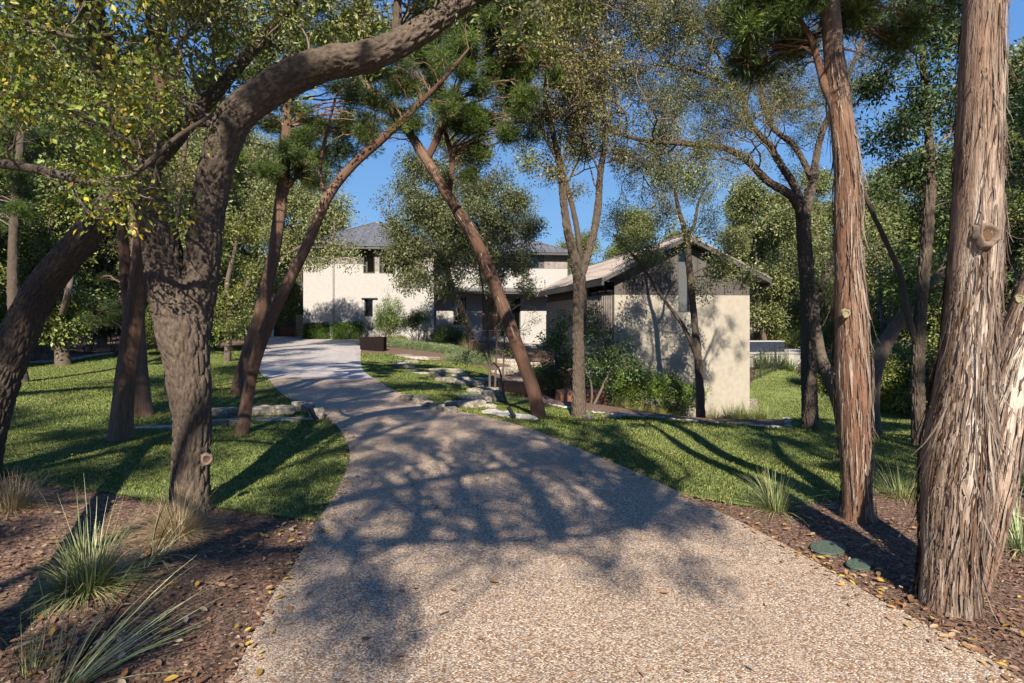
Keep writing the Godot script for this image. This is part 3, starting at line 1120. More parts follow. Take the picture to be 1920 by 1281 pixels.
	for k in 3:
		var g := 0.94 + 0.06 * k
		M["roof%d" % k] = mat(lin(0.15 * g, 0.147 * g, 0.148 * g), 0.45, tri.merged({"albedo_texture": metal, "metallic": 0.25, "uv1_scale": Vector3.ONE / 2.0}))
		M["roof_warm%d" % k] = mat(lin(0.27 * g, 0.235 * g, 0.215 * g), 0.5, tri.merged({"albedo_texture": metal, "metallic": 0.2, "uv1_scale": Vector3.ONE / 2.0}))
		M["clad%d" % k] = mat(lin(0.22 * g, 0.195 * g, 0.18 * g), 0.55, tri.merged({"albedo_texture": metal, "uv1_scale": Vector3.ONE / 2.0}))
		M["clad_dark%d" % k] = mat(lin(0.075 * g, 0.066 * g, 0.06 * g), 0.6, tri.merged({"albedo_texture": metal, "uv1_scale": Vector3.ONE / 2.0}))
		M["slat%d" % k] = mat(lin(0.46 * g, 0.42 * g, 0.37 * g), 0.8, tri.merged({"albedo_texture": grain, "uv1_scale": Vector3(0.6, 4, 4)}))
		var g2 := 0.8 + 0.2 * k
		var lime := noise_texture(SIM, 0.02, 512, [lin(0.11 * g2, 0.095 * g2, 0.075 * g2), lin(0.23 * g2, 0.205 * g2, 0.165 * g2), lin(0.36 * g2, 0.325 * g2, 0.27 * g2)], [0.2, 0.5, 0.8], 50 + k, -1, 6)
		M["stone%d" % k] = mat(Color.WHITE, 0.9, tri.merged({"albedo_texture": lime, "uv1_scale": Vector3.ONE / 0.9, "heightmap_enabled": true, "heightmap_texture": fine, "heightmap_scale": 1.2}))
	M.panel_grey = mat(lin(0.27, 0.25, 0.24), 0.6, tri.merged({"albedo_texture": metal}))
	M.fascia = mat(lin(0.05, 0.047, 0.045), 0.5)
	M.frame = mat(lin(0.035, 0.043, 0.04), 0.4)
	M.glass = mat(Color(0.05, 0.06, 0.055, 0.35), 0.04, {"transparency": BaseMaterial3D.TRANSPARENCY_ALPHA})
	M.room = mat(lin(0.22, 0.19, 0.16), 0.9)
	M.curtain = mat(lin(0.5, 0.5, 0.46), 0.9)
	M.wood = mat(lin(0.24, 0.12, 0.06), 0.55, tri.merged({"albedo_texture": grain, "uv1_scale": Vector3(6, 0.5, 6)}))
	M.steel_dark = mat(lin(0.010, 0.007, 0.007), 0.8, {"metallic_specular": 0.2})
	M.steel_rust = mat(lin(0.20, 0.085, 0.045), 0.85, tri.merged({"albedo_texture": grain}))
	M.terracotta = mat(lin(0.30, 0.13, 0.075), 0.85, tri.merged({"albedo_texture": grain}))
	M.black = mat(lin(0.015, 0.015, 0.016), 0.5)
	M.pool = mat(lin(0.013, 0.021, 0.042), 0.5, tri.merged({"albedo_texture": metal}))
	M.coping = mat(lin(0.30, 0.29, 0.27), 0.8)
	M.valve = mat(lin(0.062, 0.095, 0.07), 0.75, tri.merged({"albedo_texture": grain, "uv1_scale": Vector3.ONE * 5}))
	M.orange = mat(lin(0.55, 0.12, 0.03), 0.6)
	M.blue = mat(lin(0.02, 0.16, 0.34), 0.6)
	M.white_metal = mat(lin(0.62, 0.62, 0.62), 0.5)
	M.cut_new = mat(lin(0.24, 0.215, 0.12), 0.9, tri.merged({"albedo_texture": grain, "uv1_scale": Vector3.ONE * 8}))
	M.cut_old = mat(lin(0.17, 0.125, 0.095), 0.95, tri.merged({"albedo_texture": grain, "uv1_scale": Vector3.ONE * 6}))
	M.cut_heart = mat(lin(0.10, 0.052, 0.026), 0.9, tri.merged({"albedo_texture": grain, "uv1_scale": Vector3.ONE * 9}))
	M.chip = mat(Color.WHITE, 0.9, {"vertex_color_use_as_albedo": true})
	M.bulb = mat(lin(0.9, 0.7, 0.4), 0.5, {"emission_enabled": true, "emission": Color(1.0, 0.75, 0.42), "emission_energy_multiplier": 2.5})

func leaves() -> void:
	leaf_mesh.oak = leaf_cluster(44, 0.2, 0.058, 0.026, 0.1, [Color(0.085, 0.105, 0.040), Color(0.070, 0.090, 0.034), Color(0.11, 0.12, 0.05), Color(0.10, 0.115, 0.055)], 101)
	leaf_mesh.elm = leaf_cluster(20, 0.17, 0.062, 0.038, 0.35, [Color(0.13, 0.19, 0.02), Color(0.11, 0.165, 0.02), Color(0.19, 0.22, 0.025), Color(0.36, 0.28, 0.03)], 102)
	leaf_mesh.cedar = needle_cluster(40, 0.21, 0.085, 0.0055, [Color(0.040, 0.075, 0.016), Color(0.030, 0.058, 0.014), Color(0.065, 0.10, 0.022)], 103)
	leaf_mesh.dark = leaf_cluster(38, 0.2, 0.080, 0.030, 0.5, [Color(0.05, 0.085, 0.025), Color(0.04, 0.07, 0.022), Color(0.08, 0.12, 0.03)], 104)
	leaf_mesh.shrub = leaf_cluster(26, 0.15, 0.060, 0.032, -0.3, [Color(0.075, 0.125, 0.03), Color(0.06, 0.105, 0.025), Color(0.11, 0.16, 0.035)], 105)
	leaf_mesh.far = leaf_cluster(100, 0.43, 0.085, 0.045, 0.1, [Color(0.085, 0.105, 0.042), Color(0.07, 0.09, 0.036), Color(0.11, 0.125, 0.052)], 106)
	leaf_mesh.yellow = leaf_cluster(31, 0.19, 0.055, 0.026, 0.2, [Color(0.17, 0.16, 0.06), Color(0.14, 0.14, 0.05), Color(0.22, 0.18, 0.05), Color(0.11, 0.11, 0.05)], 107)

func ground_surfaces() -> PackedVector2Array:
	# the drive's two edges as seen, on level ground
	var left_px := [[440, 1281], [505, 1140], [560, 1055], [592, 990], [622, 945], [647, 895], [656, 862], [650, 832], [632, 803], [611, 786], [583, 769], [554, 757], [524, 741], [499, 714], [482, 690], [482, 668], [492, 648]]
	var right_px := [[1900, 1281], [1813, 1227], [1640, 1133], [1510, 1054], [1399, 993], [1277, 931], [1144, 867], [1032, 820], [945, 792], [861, 773], [805, 760], [751, 740], [713, 719], [690, 704], [678, 690], [676, 668], [677, 650]]
	var L := PackedVector2Array()
	var R := PackedVector2Array()
	for p in left_px:
		var d: float = EYE * F / (p[1] - HORIZON)
		L.append(Vector2((p[0] - 960.0) / F * d, d))
	for p in right_px:
		var d: float = EYE * F / (p[1] - HORIZON)
		R.append(Vector2((p[0] - 960.0) / F * d, d))
	L = smooth_line(L, 4)
	R = smooth_line(R, 4)
	var flat_pts := []
	for k in range(0, L.size(), 3):
		flat_pts.append(Vector3(L[k].x, 0, L[k].y))
		flat_pts.append(Vector3(R[k].x, 0, R[k].y))
		flat_pts.append(Vector3((L[k].x + R[k].x) * 0.5, 0, (L[k].y + R[k].y) * 0.5))
	make_terrain(flat_pts)
	make_ground()
	# the seam between the exposed aggregate and the smooth concrete
	var seam := 13.88
	var near := PackedVector2Array([Vector2(2.3, -3.0), Vector2(-1.4, -3.0), Vector2(-1.25, 1.0)])
	var nearR := PackedVector2Array([Vector2(2.25, 1.5)])
	var farL := PackedVector2Array()
	var farR := PackedVector2Array()
	for p in L:
		if p.y < seam:
			near.append(p)
		else:
			farL.append(p)
	for p in R:
		if p.y < seam:
			nearR.append(p)
		else:
			farR.append(p)
	var l_seam := Vector2(lerpf(near[-1].x, farL[0].x, (seam - near[-1].y) / (farL[0].y - near[-1].y)), seam)
	var r_seam := Vector2(lerpf(nearR[-1].x, farR[0].x, (seam - nearR[-1].y) / (farR[0].y - nearR[-1].y)), seam)
	near.append(l_seam)
	near.append(r_seam)
	nearR.reverse()
	near.append_array(nearR)
	var far := PackedVector2Array([l_seam + Vector2(0, 0.012)])
	far.append_array(farL)
	far.append_array(PackedVector2Array([Vector2(-17.0, 36.0), Vector2(-17.5, 44.0), Vector2(-13.0, 44.0), Vector2(-12.8, 37.5), Vector2(-8.5, 37.0), Vector2(-8.4, 34.0)]))
	farR.reverse()
	far.append_array(farR)
	far.append(r_seam + Vector2(0, 0.012))
	structure(part("driveway", patch(near, 0.035, 0.1, 0.16), M.aggregate, self), "exposed aggregate drive of small tan pebbles")
	structure(part("concrete_drive", patch(far, 0.035, 0.1, 0.12), M.concrete, self), "smooth grey concrete drive in front of the house")
	var edge_l := PackedVector2Array()
	for p in L:
		edge_l.append(p + Vector2(-0.01, 0))
	var edge_r := PackedVector2Array()
	for p in R:
		edge_r.append(p + Vector2(0.01, 0))
	# lawns
	var a := ground_poly([[-200, 850], [0, 893], [100, 914], [200, 930], [300, 947], [420, 958], [500, 968], [588, 984]])
	a = smooth_line(a, 3)
	for p in edge_l:
		if p.y > a[-1].y and p.y < 26.0:
			a.append(p)
	a.append_array(ground_poly([[470, 650], [400, 652], [330, 655], [250, 662], [180, 668], [130, 677], [60, 682], [-60, 690], [-350, 690]]))
	structure(part("lawn", patch(a, 0.015), M.lawn, self), "shaded green lawn beside the oak")
	lawns.append(a)
	var b := PackedVector2Array()
	for p in edge_r:
		if p.y > 4.95 and p.y < 25.0:
			b.append(p)
	b.append_array(ground_poly([[722, 664], [760, 668], [800, 676], [850, 680], [905, 690], [920, 706], [930, 722], [960, 742], [1000, 757], [1040, 764], [1137, 778], [1220, 785], [1308, 793], [1390, 798], [1455, 803], [1478, 797], [1450, 785], [1415, 772]]))
	b.append_array(PackedVector2Array([Vector2(10.2, 24.5), Vector2(12.4, 28.6), Vector2(17.0, 29.0), Vector2(17.5, 22.0), Vector2(13.8, 16.0), Vector2(10.5, 10.0), Vector2(7.2, 5.6)]))
	b.append_array(ground_poly([[1830, 905], [1700, 925], [1560, 940], [1470, 952], [1400, 957]]))
	structure(part("lawn", patch(b, 0.015), M.lawn, self), "sunlit lawn sloping down to the tan gabled building")
	lawns.append(b)
	var all := near.duplicate()
	return all

var lawns: Array = []

# ---------------------------------------------------------------- main house
func plane_at(root: Node3D, px: float, py: float, z: float) -> Vector2:
	# where the sight line through a picture point meets the plane z of a building's own axes
	var t := root.transform.affine_inverse()
	var o := t * Vector3(0, EYE, 0)
	var d := t.basis * (at(px, py, 1.0) - Vector3(0, EYE, 0))
	var q := o + d * ((z - o.z) / d.z)
	return Vector2(q.x, q.y)

func hole(root: Node3D, a: Array, z: float) -> Array:
	# picture rectangle [x0, x1, y0, y1] to an opening on plane z
	var p := plane_at(root, a[0], a[3], z)
	var q := plane_at(root, a[1], a[2], z)
	return [p.x, q.x, p.y, q.y]

func hip_roof(root: Node, x0: float, x1: float, z0: float, z1: float, y: float, rise: float, m: Array) -> void:
	# z0 front eave (larger z), z1 back eave
	var run := (z0 - z1) * 0.5
	var a := Vector3(x0, y, z0)
	var b := Vector3(x1, y, z0)
	var c := Vector3(x1, y, z1)
	var d := Vector3(x0, y, z1)
	var r0 := Vector3(x0 + run, y + rise, (z0 + z1) * 0.5)
	var r1 := Vector3(x1 - run, y + rise, (z0 + z1) * 0.5)
	if r1.x < r0.x + 0.3:
		var mid := (x0 + x1) * 0.5
		r0.x = mid - 0.15
		r1.x = mid + 0.15
	var roof := part("roof", boxes_mesh([[Vector3(x0, y - 0.16, z1), Vector3(x1, y - 0.03, z0)]]), M.fascia, root)
	panels(roof, "roof_panel", [a, b, r1, r0], Vector3.RIGHT, 0.45, 0.02, m)
	panels(roof, "roof_panel", [c, d, r0, r1], Vector3.LEFT, 0.45, 0.02, m)
	panels(roof, "roof_panel", [d, a, r0], Vector3(0, 0, 1), 0.45, 0.02, m)
	panels(roof, "roof_panel", [b, c, r1], Vector3(0, 0, -1), 0.45, 0.02, m)
	for e in [[a, r0], [d, r0], [b, r1], [c, r1], [r0, r1]]:
		var tw := Twigs.new()
		tw.tube(PackedVector3Array([e[0] + Vector3(0, 0.03, 0), e[1] + Vector3(0, 0.03, 0)]), 0.045, 0.045, 6)
		part("ridge_cap", arrays_mesh(tw.v, tw.n, tw.i), m[0], roof)

func main_house() -> void:
	var turn := 0.128
	var root := thing("stucco_house", "two storey white stucco house with grey upper cladding and grey metal hip roof", "house", Vector3(-13.32, 0, -36.3), turn)
	var y_band := 4.85
	var y_eave := 5.95
	var w := 8.25
	# front wing
	var low := hole(root, [683, 699, 560, 594], 0.0)
	var up1 := hole(root, [681, 703, 470, 512], 0.0)
	var up2 := hole(root, [711, 741, 470, 512], 0.0)
	var up3 := [up2[1] + 0.25, up2[1] + 1.2, up2[2], up2[3]]
	part("wall", wall_mesh(0, w, -0.3, y_band, 0, -0.3, [low, up1, up2, up3]), M.stucco_white, root)
	var clad := part("cladding_backing", wall_mesh(0.02, w - 0.02, y_band, y_eave - 0.12, -0.05, -0.3, [up1, up2, up3]), M.fascia, root)
	var x := 0.0
	while x < w - 0.05:
		var x1 := minf(x + 0.42, w)
		var clash := false
		for h in [up1, up2, up3]:
			if x1 > h[0] and x < h[1]:
				clash = true
		if not clash:
			part("cladding_panel", box_mesh(Vector3(x + 0.006, y_band + 0.01, -0.048), Vector3(x1 - 0.006, y_eave - 0.13, -0.01)), M["clad%d" % (int(x * 7) % 3)], clad)
		x = x1
	for h in [up1, up2, up3]:
		window(root, h[0], h[1], h[2], minf(h[3], y_eave - 0.16), 0.03)
	var g := [up1[1], up2[0]]
	part("cladding_panel", box_mesh(Vector3(g[0] + 0.005, y_band - 0.45, -0.04), Vector3(g[1] - 0.005, y_eave - 0.13, 0.005)), M.clad1, clad)
	window(root, low[0], low[1], low[2], low[3], -0.12)
	part("lintel", box_mesh(Vector3(low[0] - 0.18, low[3] + 0.004, 0.002), Vector3(low[1] + 0.3, low[3] + 0.05, 0.14)), M.fascia, root)
	# returns, back and floors close the rooms
	for q in [[Vector3(0, -0.3, -9.5), Vector3(0.3, y_band, -0.301)], [Vector3(w - 0.3, -0.3, -9.5), Vector3(w, y_band, -0.301)], [Vector3(0.301, -0.3, -9.8), Vector3(17.3, y_eave - 0.17, -9.501)]]:
		part("wall", box_mesh(q[0], q[1]), M.stucco_white, root)
	part("wall", box_mesh(Vector3(0.01, y_band, -9.5), Vector3(0.3, y_eave - 0.17, -0.31)), M.clad1, root)
	part("wall", box_mesh(Vector3(w - 0.3, y_band, -9.5), Vector3(w - 0.01, y_eave - 0.17, -0.31)), M.clad1, root)
	part("floor", boxes_mesh([[Vector3(0.31, 2.75, -9.4), Vector3(w - 0.31, 2.95, -0.31)], [Vector3(0.31, -0.2, -9.4), Vector3(w - 0.31, -0.05, -0.31)], [Vector3(0.31, 5.6, -9.4), Vector3(w - 0.31, 5.75, -0.31)]]), M.room, root)
	part("partition", boxes_mesh([[Vector3(0.31, -0.04, -4.2), Vector3(w - 0.31, 2.74, -4.1)], [Vector3(0.31, 2.96, -4.2), Vector3(w - 0.31, 5.59, -4.1)]]), M.room, root)
	part("curtain", box_mesh(Vector3(up1[0] + 0.04, up1[2] + 0.05, -0.42), Vector3(up1[0] + 0.22, up1[3] - 0.4, -0.36)), M.curtain, root)
	part("curtain", box_mesh(Vector3(up2[0] + 0.02, up2[2] + 0.05, -0.42), Vector3(up2[0] + 0.24, up2[3] - 0.4, -0.36)), M.curtain, root)
	var lamp_at := Vector3(up2[0] + 0.65, 5.42, -1.6)
	var globe := SphereMesh.new()
	globe.radius = 0.13
	globe.height = 0.16
	globe.radial_segments = 16
	globe.rings = 8
	part("ceiling_lamp", globe, M.bulb, root, lamp_at)
	var lamp := OmniLight3D.new()
	lamp.name = "ceiling_lamp_light"
	lamp.position = lamp_at + Vector3(0, -0.2, 0)
	lamp.light_energy = 0.25
	lamp.light_color = Color(1.0, 0.78, 0.5)
	lamp.omni_range = 12.0
	lamp.omni_attenuation = 2.0
	lamp.shadow_enabled = true
	root.add_child(lamp)
	# the wing set back behind it, with the entrance
	var zb := -1.35
	var xe := plane_at(root, 1064, 520, zb).x
	var uw := hole(root, [991, 1011, 484, 504], zb)
	var uw2 := hole(root, [930, 955, 484, 504], zb)
	var win := hole(root, [850, 874, 556, 610], zb)
	var door := hole(root, [904, 976, 556, 632], zb)
	part("wall", wall_mesh(w + 0.001, xe, -1.4, y_band - 0.05, zb, zb - 0.3, [win, door]), M.stucco_white, root)
	var clad2 := part("cladding_backing", wall_mesh(w + 0.02, xe - 0.02, y_band - 0.05, y_eave - 0.12, zb - 0.05, zb - 0.3, [uw, uw2]), M.fascia, root)
	x = w + 0.01
	while x < xe - 0.05:
		var x1 := minf(x + 0.40, xe)
		var clash := false
		for h in [uw, uw2]:
			if x1 > h[0] and x < h[1]:
				clash = true
		if not clash:
			part("cladding_panel", box_mesh(Vector3(x + 0.006, y_band - 0.04, zb - 0.048), Vector3(x1 - 0.006, y_eave - 0.13, zb - 0.01)), M["clad%d" % (int(x * 7) % 3)], clad2)
		x = x1
	window(root, uw[0], uw[1], maxf(uw[2], y_band - 0.03), y_eave - 0.2, zb)
	window(root, uw2[0], uw2[1], maxf(uw2[2], y_band - 0.03), y_eave - 0.2, zb)
	window(root, win[0], win[1], win[2], win[3], zb - 0.08)
	part("wall", boxes_mesh([[Vector3(xe - 0.3, -1.4, -9.5), Vector3(xe, y_eave - 0.17, zb - 0.301)]]), M.stucco_white, root)
	part("floor", boxes_mesh([[Vector3(w + 0.01, 2.75, -9.4), Vector3(xe - 0.31, 2.95, zb - 0.31)], [Vector3(w + 0.01, -1.0, -9.4), Vector3(xe - 0.31, -0.5, zb - 0.31)], [Vector3(w + 0.01, 5.6, -9.4), Vector3(xe - 0.31, 5.75, zb - 0.31)]]), M.room, root)
	part("partition", boxes_mesh([[Vector3(w + 0.01, -0.49, -5.2), Vector3(xe - 0.31, 2.74, -5.1)], [Vector3(w + 0.01, 2.96, -5.2), Vector3(xe - 0.31, 5.59, -5.1)]]), M.room, root)
	# entrance: wooden door with a glazed side
	var dm: float = lerpf(door[0], door[1], 0.42)
	var leaf := part("door", box_mesh(Vector3(door[0] + 0.05, door[2], zb - 0.22), Vector3(dm, door[3] - 0.05, zb - 0.15)), M.wood, root)
	for k in 5:
		var xx := lerpf(door[0] + 0.12, dm - 0.06, k / 4.0)
		part("board", box_mesh(Vector3(xx - 0.09, door[2] + 0.03, zb - 0.149), Vector3(xx + 0.09, door[3] - 0.1, zb - 0.135)), M.wood, leaf)
	part("handle", box_mesh(Vector3(dm - 0.16, door[2] + 0.9, zb - 0.134), Vector3(dm - 0.12, door[2] + 1.3, zb - 0.09)), M.black, leaf)
	window(root, dm + 0.01, door[1], door[2], door[3] - 0.02, zb - 0.12, 0.07, 0.1, 1)
	# low porch roof along the entrance
	var py := plane_at(root, 900, 547, zb + 1.3).y
	var xa := w - 0.02
	var xb: float = plane_at(root, 1046, 547, zb + 1.5).x
	var porch := part("porch_roof", box_mesh(Vector3(xa, py - 0.14, zb + 0.01), Vector3(xb, py - 0.02, zb + 1.5)), M.fascia, root)
	panels(porch, "roof_panel", [Vector3(xa, py, zb + 1.56), Vector3(xb, py, zb + 1.56), Vector3(xb, py + 0.32, zb + 0.01), Vector3(xa, py + 0.32, zb + 0.01)], Vector3.RIGHT, 0.45, 0.015, [M.roof0, M.roof1, M.roof2])
	for px in [1029.0, 1040.0]:
		var c := plane_at(root, px, 600, zb + 1.35).x
		part("porch_post", box_mesh(Vector3(c - 0.06, -1.3, zb + 1.29), Vector3(c + 0.06, py - 0.142, zb + 1.41)), M.frame, root)
	# railing and steps before the door
	var rail := part("railing", boxes_mesh([[Vector3(door[0] - 1.2, 0.55, zb + 1.98), Vector3(door[1] + 0.3, 0.59, zb + 2.02)]]), M.white_metal, root)
	for k in 12:
		var xx := lerpf(door[0] - 1.2, door[1] + 0.28, k / 11.0)
		part("baluster", box_mesh(Vector3(xx, -0.42, zb + 1.985), Vector3(xx + 0.02, 0.548, zb + 2.015)), M.white_metal, rail)
	part("terrace", box_mesh(Vector3(w + 0.3, -1.6, zb + 0.02), Vector3(xb - 0.4, -0.44, zb + 2.4)), M.coping, root)
	# downpipe and conduit boxes by the drive
	var dp := plane_at(root, 625, 560, 0.05).x
	var tw := Twigs.new()
	tw.tube(PackedVector3Array([Vector3(dp, 0.0, 0.06), Vector3(dp, y_eave - 0.2, 0.06)]), 0.05, 0.05, 10)
	part("downpipe", arrays_mesh(tw.v, tw.n, tw.i), M.panel_grey, root)
	part("meter_box", boxes_mesh([[Vector3(dp - 0.42, 0.25, 0.005), Vector3(dp - 0.12, 0.8, 0.14)]]), M.panel_grey, root)
	var rm := [M.roof0, M.roof1, M.roof2]
	hip_roof(root, -0.62, w + 0.62, 0.62, -10.2, y_eave, 2.35, rm)
	hip_roof(root, w - 1.0, xe + 0.55, zb + 0.55, -10.0, y_eave - 0.08, 1.9, rm)

func gable_house() -> void:
	var turn := 0.128
	var root := thing("gabled_building", "tan stucco building with dark metal gable and pitched metal roof", "building", Vector3(3.78, 0, -21.0), turn)
	var w := 5.32
	var l := 13.5
	var y0 := -3.2
	var y1 := 2.33
	var ye := 3.05
	var yp := 4.35
	var win := hole(root, [1272, 1297, 470, 586], 0.0)
	part("wall", wall_mesh(0, w, y0, y1, 0, -0.3, [win]), M.stucco_tan, root)
	# dark boarded gable, each board a piece, cut out round the window
	var gable := part("gable_backing", boxes_mesh([[Vector3(0.31, y1, -0.3), Vector3(win[0], ye, -0.06)], [Vector3(win[1], y1, -0.3), Vector3(w - 0.31, ye, -0.06)]]), M.fascia, root)
	var x := 0.0
	while x < w - 0.01:
		var x1 := minf(x + 0.36, w)
		var cuts := [[x, x1]]
		if x1 > win[0] and x < win[1]:
			cuts = [[x, win[0]], [win[1], x1]]
		for c in cuts:
			if c[1] - c[0] < 0.03:
				continue
			var poly := PackedVector2Array()
			var tops := func(q: float) -> float: return ye + (yp - ye) * (1.0 - absf(q - w * 0.5) / (w * 0.5)) - 0.03
			poly.append(Vector2(c[0] + 0.006, y1 + 0.006))
			poly.append(Vector2(c[1] - 0.006, y1 + 0.006))
			poly.append(Vector2(c[1] - 0.006, tops.call(c[1])))
			if c[0] < w * 0.5 and c[1] > w * 0.5:
				poly.append(Vector2(w * 0.5, yp - 0.03))
			poly.append(Vector2(c[0] + 0.006, tops.call(c[0])))
			var st := SurfaceTool.new()
			st.begin(Mesh.PRIMITIVE_TRIANGLES)
			st.set_smooth_group(-1)
			prism(st, poly, Vector3.ZERO, Vector3.RIGHT, Vector3.UP, Vector3(0, 0, 1), -0.05, -0.012)
			st.generate_normals()
			part("gable_board", st.commit(), M["clad_dark%d" % (int(x * 11) % 3)], gable)
		x = x1
	if win[3] > y1:
		var st := SurfaceTool.new()
		st.begin(Mesh.PRIMITIVE_TRIANGLES)
		st.set_smooth_group(-1)
		prism(st, PackedVector2Array([Vector2(win[0], win[3] + 0.02), Vector2(win[1], win[3] + 0.02), Vector2(win[1], yp - 0.06), Vector2(win[0], yp - 0.08)]), Vector3.ZERO, Vector3.RIGHT, Vector3.UP, Vector3(0, 0, 1), -0.05, -0.015)
		st.generate_normals()
		part("gable_board", st.commit(), M.clad_dark1, gable)
	window(root, win[0], win[1], win[2], win[3], -0.10, 0.05)
	part("curtain", box_mesh(Vector3(win[0] + 0.03, win[2] + 0.05, -0.36), Vector3(win[1] - 0.03, win[3] - 0.4, -0.34)), M.curtain, root)
	# long side that faces the court
	for q in [[Vector3(0, y0, -l), Vector3(0.3, 1.55, -0.301)], [Vector3(w - 0.3, y0, -l), Vector3(w, ye - 0.1, -0.301)], [Vector3(0.301, y0, -l - 0.3), Vector3(w - 0.301, ye, -l + 0.001)]]:
		part("wall", box_mesh(q[0], q[1]), M.stucco_tan, root)
	var zz := -0.31
	while zz > -l + 0.1:
		var z1 := maxf(zz - 1.45, -l)
		part("side_panel", box_mesh(Vector3(0.02, 1.552, z1 + 0.008), Vector3(0.3, y1, zz)), M.panel_grey, root)
		zz = z1
	# clerestory: glass near the gable, then dark slats
	zz = -0.35
	for k in 3:
		var z1 := zz - 1.15
		var f := part("clerestory_window", boxes_mesh([[Vector3(0.05, y1 + 0.002, z1 + 0.03), Vector3(0.15, y1 + 0.06, zz - 0.03)], [Vector3(0.05, ye - 0.1, z1 + 0.03), Vector3(0.15, ye - 0.05, zz - 0.03)], [Vector3(0.05, y1 + 0.002, z1 - 0.03), Vector3(0.15, ye - 0.05, z1 + 0.029)]]), M.frame, root)
		part("pane", box_mesh(Vector3(0.09, y1 + 0.06, z1 + 0.03), Vector3(0.098, ye - 0.1, zz - 0.03)), M.glass, f)
		zz = z1
	while zz > -l + 0.1:
		part("slat", box_mesh(Vector3(0.03, y1 + 0.002, zz - 0.1), Vector3(0.12, ye - 0.05, zz)), M["clad_dark%d" % (int(-zz * 9) % 3)], root)
		zz -= 0.2
	part("wall", box_mesh(Vector3(0.18, y1 + 0.002, -l), Vector3(0.28, ye - 0.04, -3.9)), M.fascia, root)
	# box bay clad with ribs, hung beside the corner
	var bay := part("side_bay", box_mesh(Vector3(-0.5, 0.05, -1.9), Vector3(-0.005, y1 - 0.02, -0.25)), M.clad_dark0, root)
	for k in 6:
		var xx := -0.5 + 0.085 * k
		part("rib", box_mesh(Vector3(xx, 0.06, -0.249), Vector3(xx + 0.03, y1 - 0.03, -0.2)), M.clad1, bay)
	for k in 10:
		var z := -0.3 - 0.165 * k
		part("rib", box_mesh(Vector3(-0.55, 0.06, z - 0.03), Vector3(-0.502, y1 - 0.03, z)), M.clad1, bay)
	part("bay_post", box_mesh(Vector3(-0.46, -3.0, -0.5), Vector3(-0.36, 0.048, -0.4)), M.fascia, root)
	# bay on the far long side
	var bay2 := part("side_bay", box_mesh(Vector3(w + 0.002, 0.25, -3.2), Vector3(w + 0.42, 2.85, -1.2)), M.clad_dark1, root)
	for k in 4:
		var xx := w + 0.02 + 0.105 * k
		part("rib", box_mesh(Vector3(xx, 0.26, -1.199), Vector3(xx + 0.07, 2.84, -1.16)), M["slat%d" % (k % 3)], bay2)
	# roof
	var ov := 0.6
	var rk := 0.5
	var drop := (yp - ye) / (w * 0.5) * ov
	var rf := part("roof", boxes_mesh([[Vector3(-ov - 0.03, ye - drop - 0.1, -l - 0.4), Vector3(-ov + 0.06, ye - drop + 0.02, rk)], [Vector3(w + ov - 0.06, ye - drop - 0.1, -l - 0.4), Vector3(w + ov + 0.03, ye - drop + 0.02, rk)]]), M.fascia, root)
	var warm := [M.roof_warm0, M.roof_warm1, M.roof_warm2]
	var lift := Vector3(0, 0.16, 0)
	panels(rf, "roof_panel", [Vector3(-ov, ye - drop, -l - 0.4) + lift, Vector3(-ov, ye - drop, rk) + lift, Vector3(w * 0.5, yp, rk) + lift, Vector3(w * 0.5, yp, -l - 0.4) + lift], Vector3(0, 0, 1), 0.42, 0.02, warm)
	panels(rf, "roof_panel", [Vector3(w + ov, ye - drop, rk) + lift, Vector3(w + ov, ye - drop, -l - 0.4) + lift, Vector3(w * 0.5, yp, -l - 0.4) + lift, Vector3(w * 0.5, yp, rk) + lift], Vector3(0, 0, -1), 0.42, 0.02, warm)
	for s in [[-ov, w * 0.5], [w + ov, w * 0.5]]:
		var st := SurfaceTool.new()
		st.begin(Mesh.PRIMITIVE_TRIANGLES)
		st.set_smooth_group(-1)
		var e := Vector2(s[0], ye - drop)
		var t := Vector2(s[1], yp)
		prism(st, PackedVector2Array([e, t, t + Vector2(0, 0.15), e + Vector2(0, 0.15)]), Vector3.ZERO, Vector3.RIGHT, Vector3.UP, Vector3(0, 0, 1), -l - 0.38, rk - 0.02)
		st.generate_normals()
		part("roof_deck", st.commit(), M.fascia, rf)
	var tw := Twigs.new()
	tw.tube(PackedVector3Array([Vector3(w * 0.5, yp + 0.2, -l - 0.4), Vector3(w * 0.5, yp + 0.2, rk)]), 0.06, 0.06, 6)
	part("ridge_cap", arrays_mesh(tw.v, tw.n, tw.i), M.roof_warm0, rf)
	part("floor", boxes_mesh([[Vector3(0.31, 0.0, -l + 0.01), Vector3(w - 0.31, 0.2, -0.31)]]), M.room, root)
	part("partition", box_mesh(Vector3(0.31, 0.21, -4.1), Vector3(w - 0.31, ye, -4.0)), M.room, root)

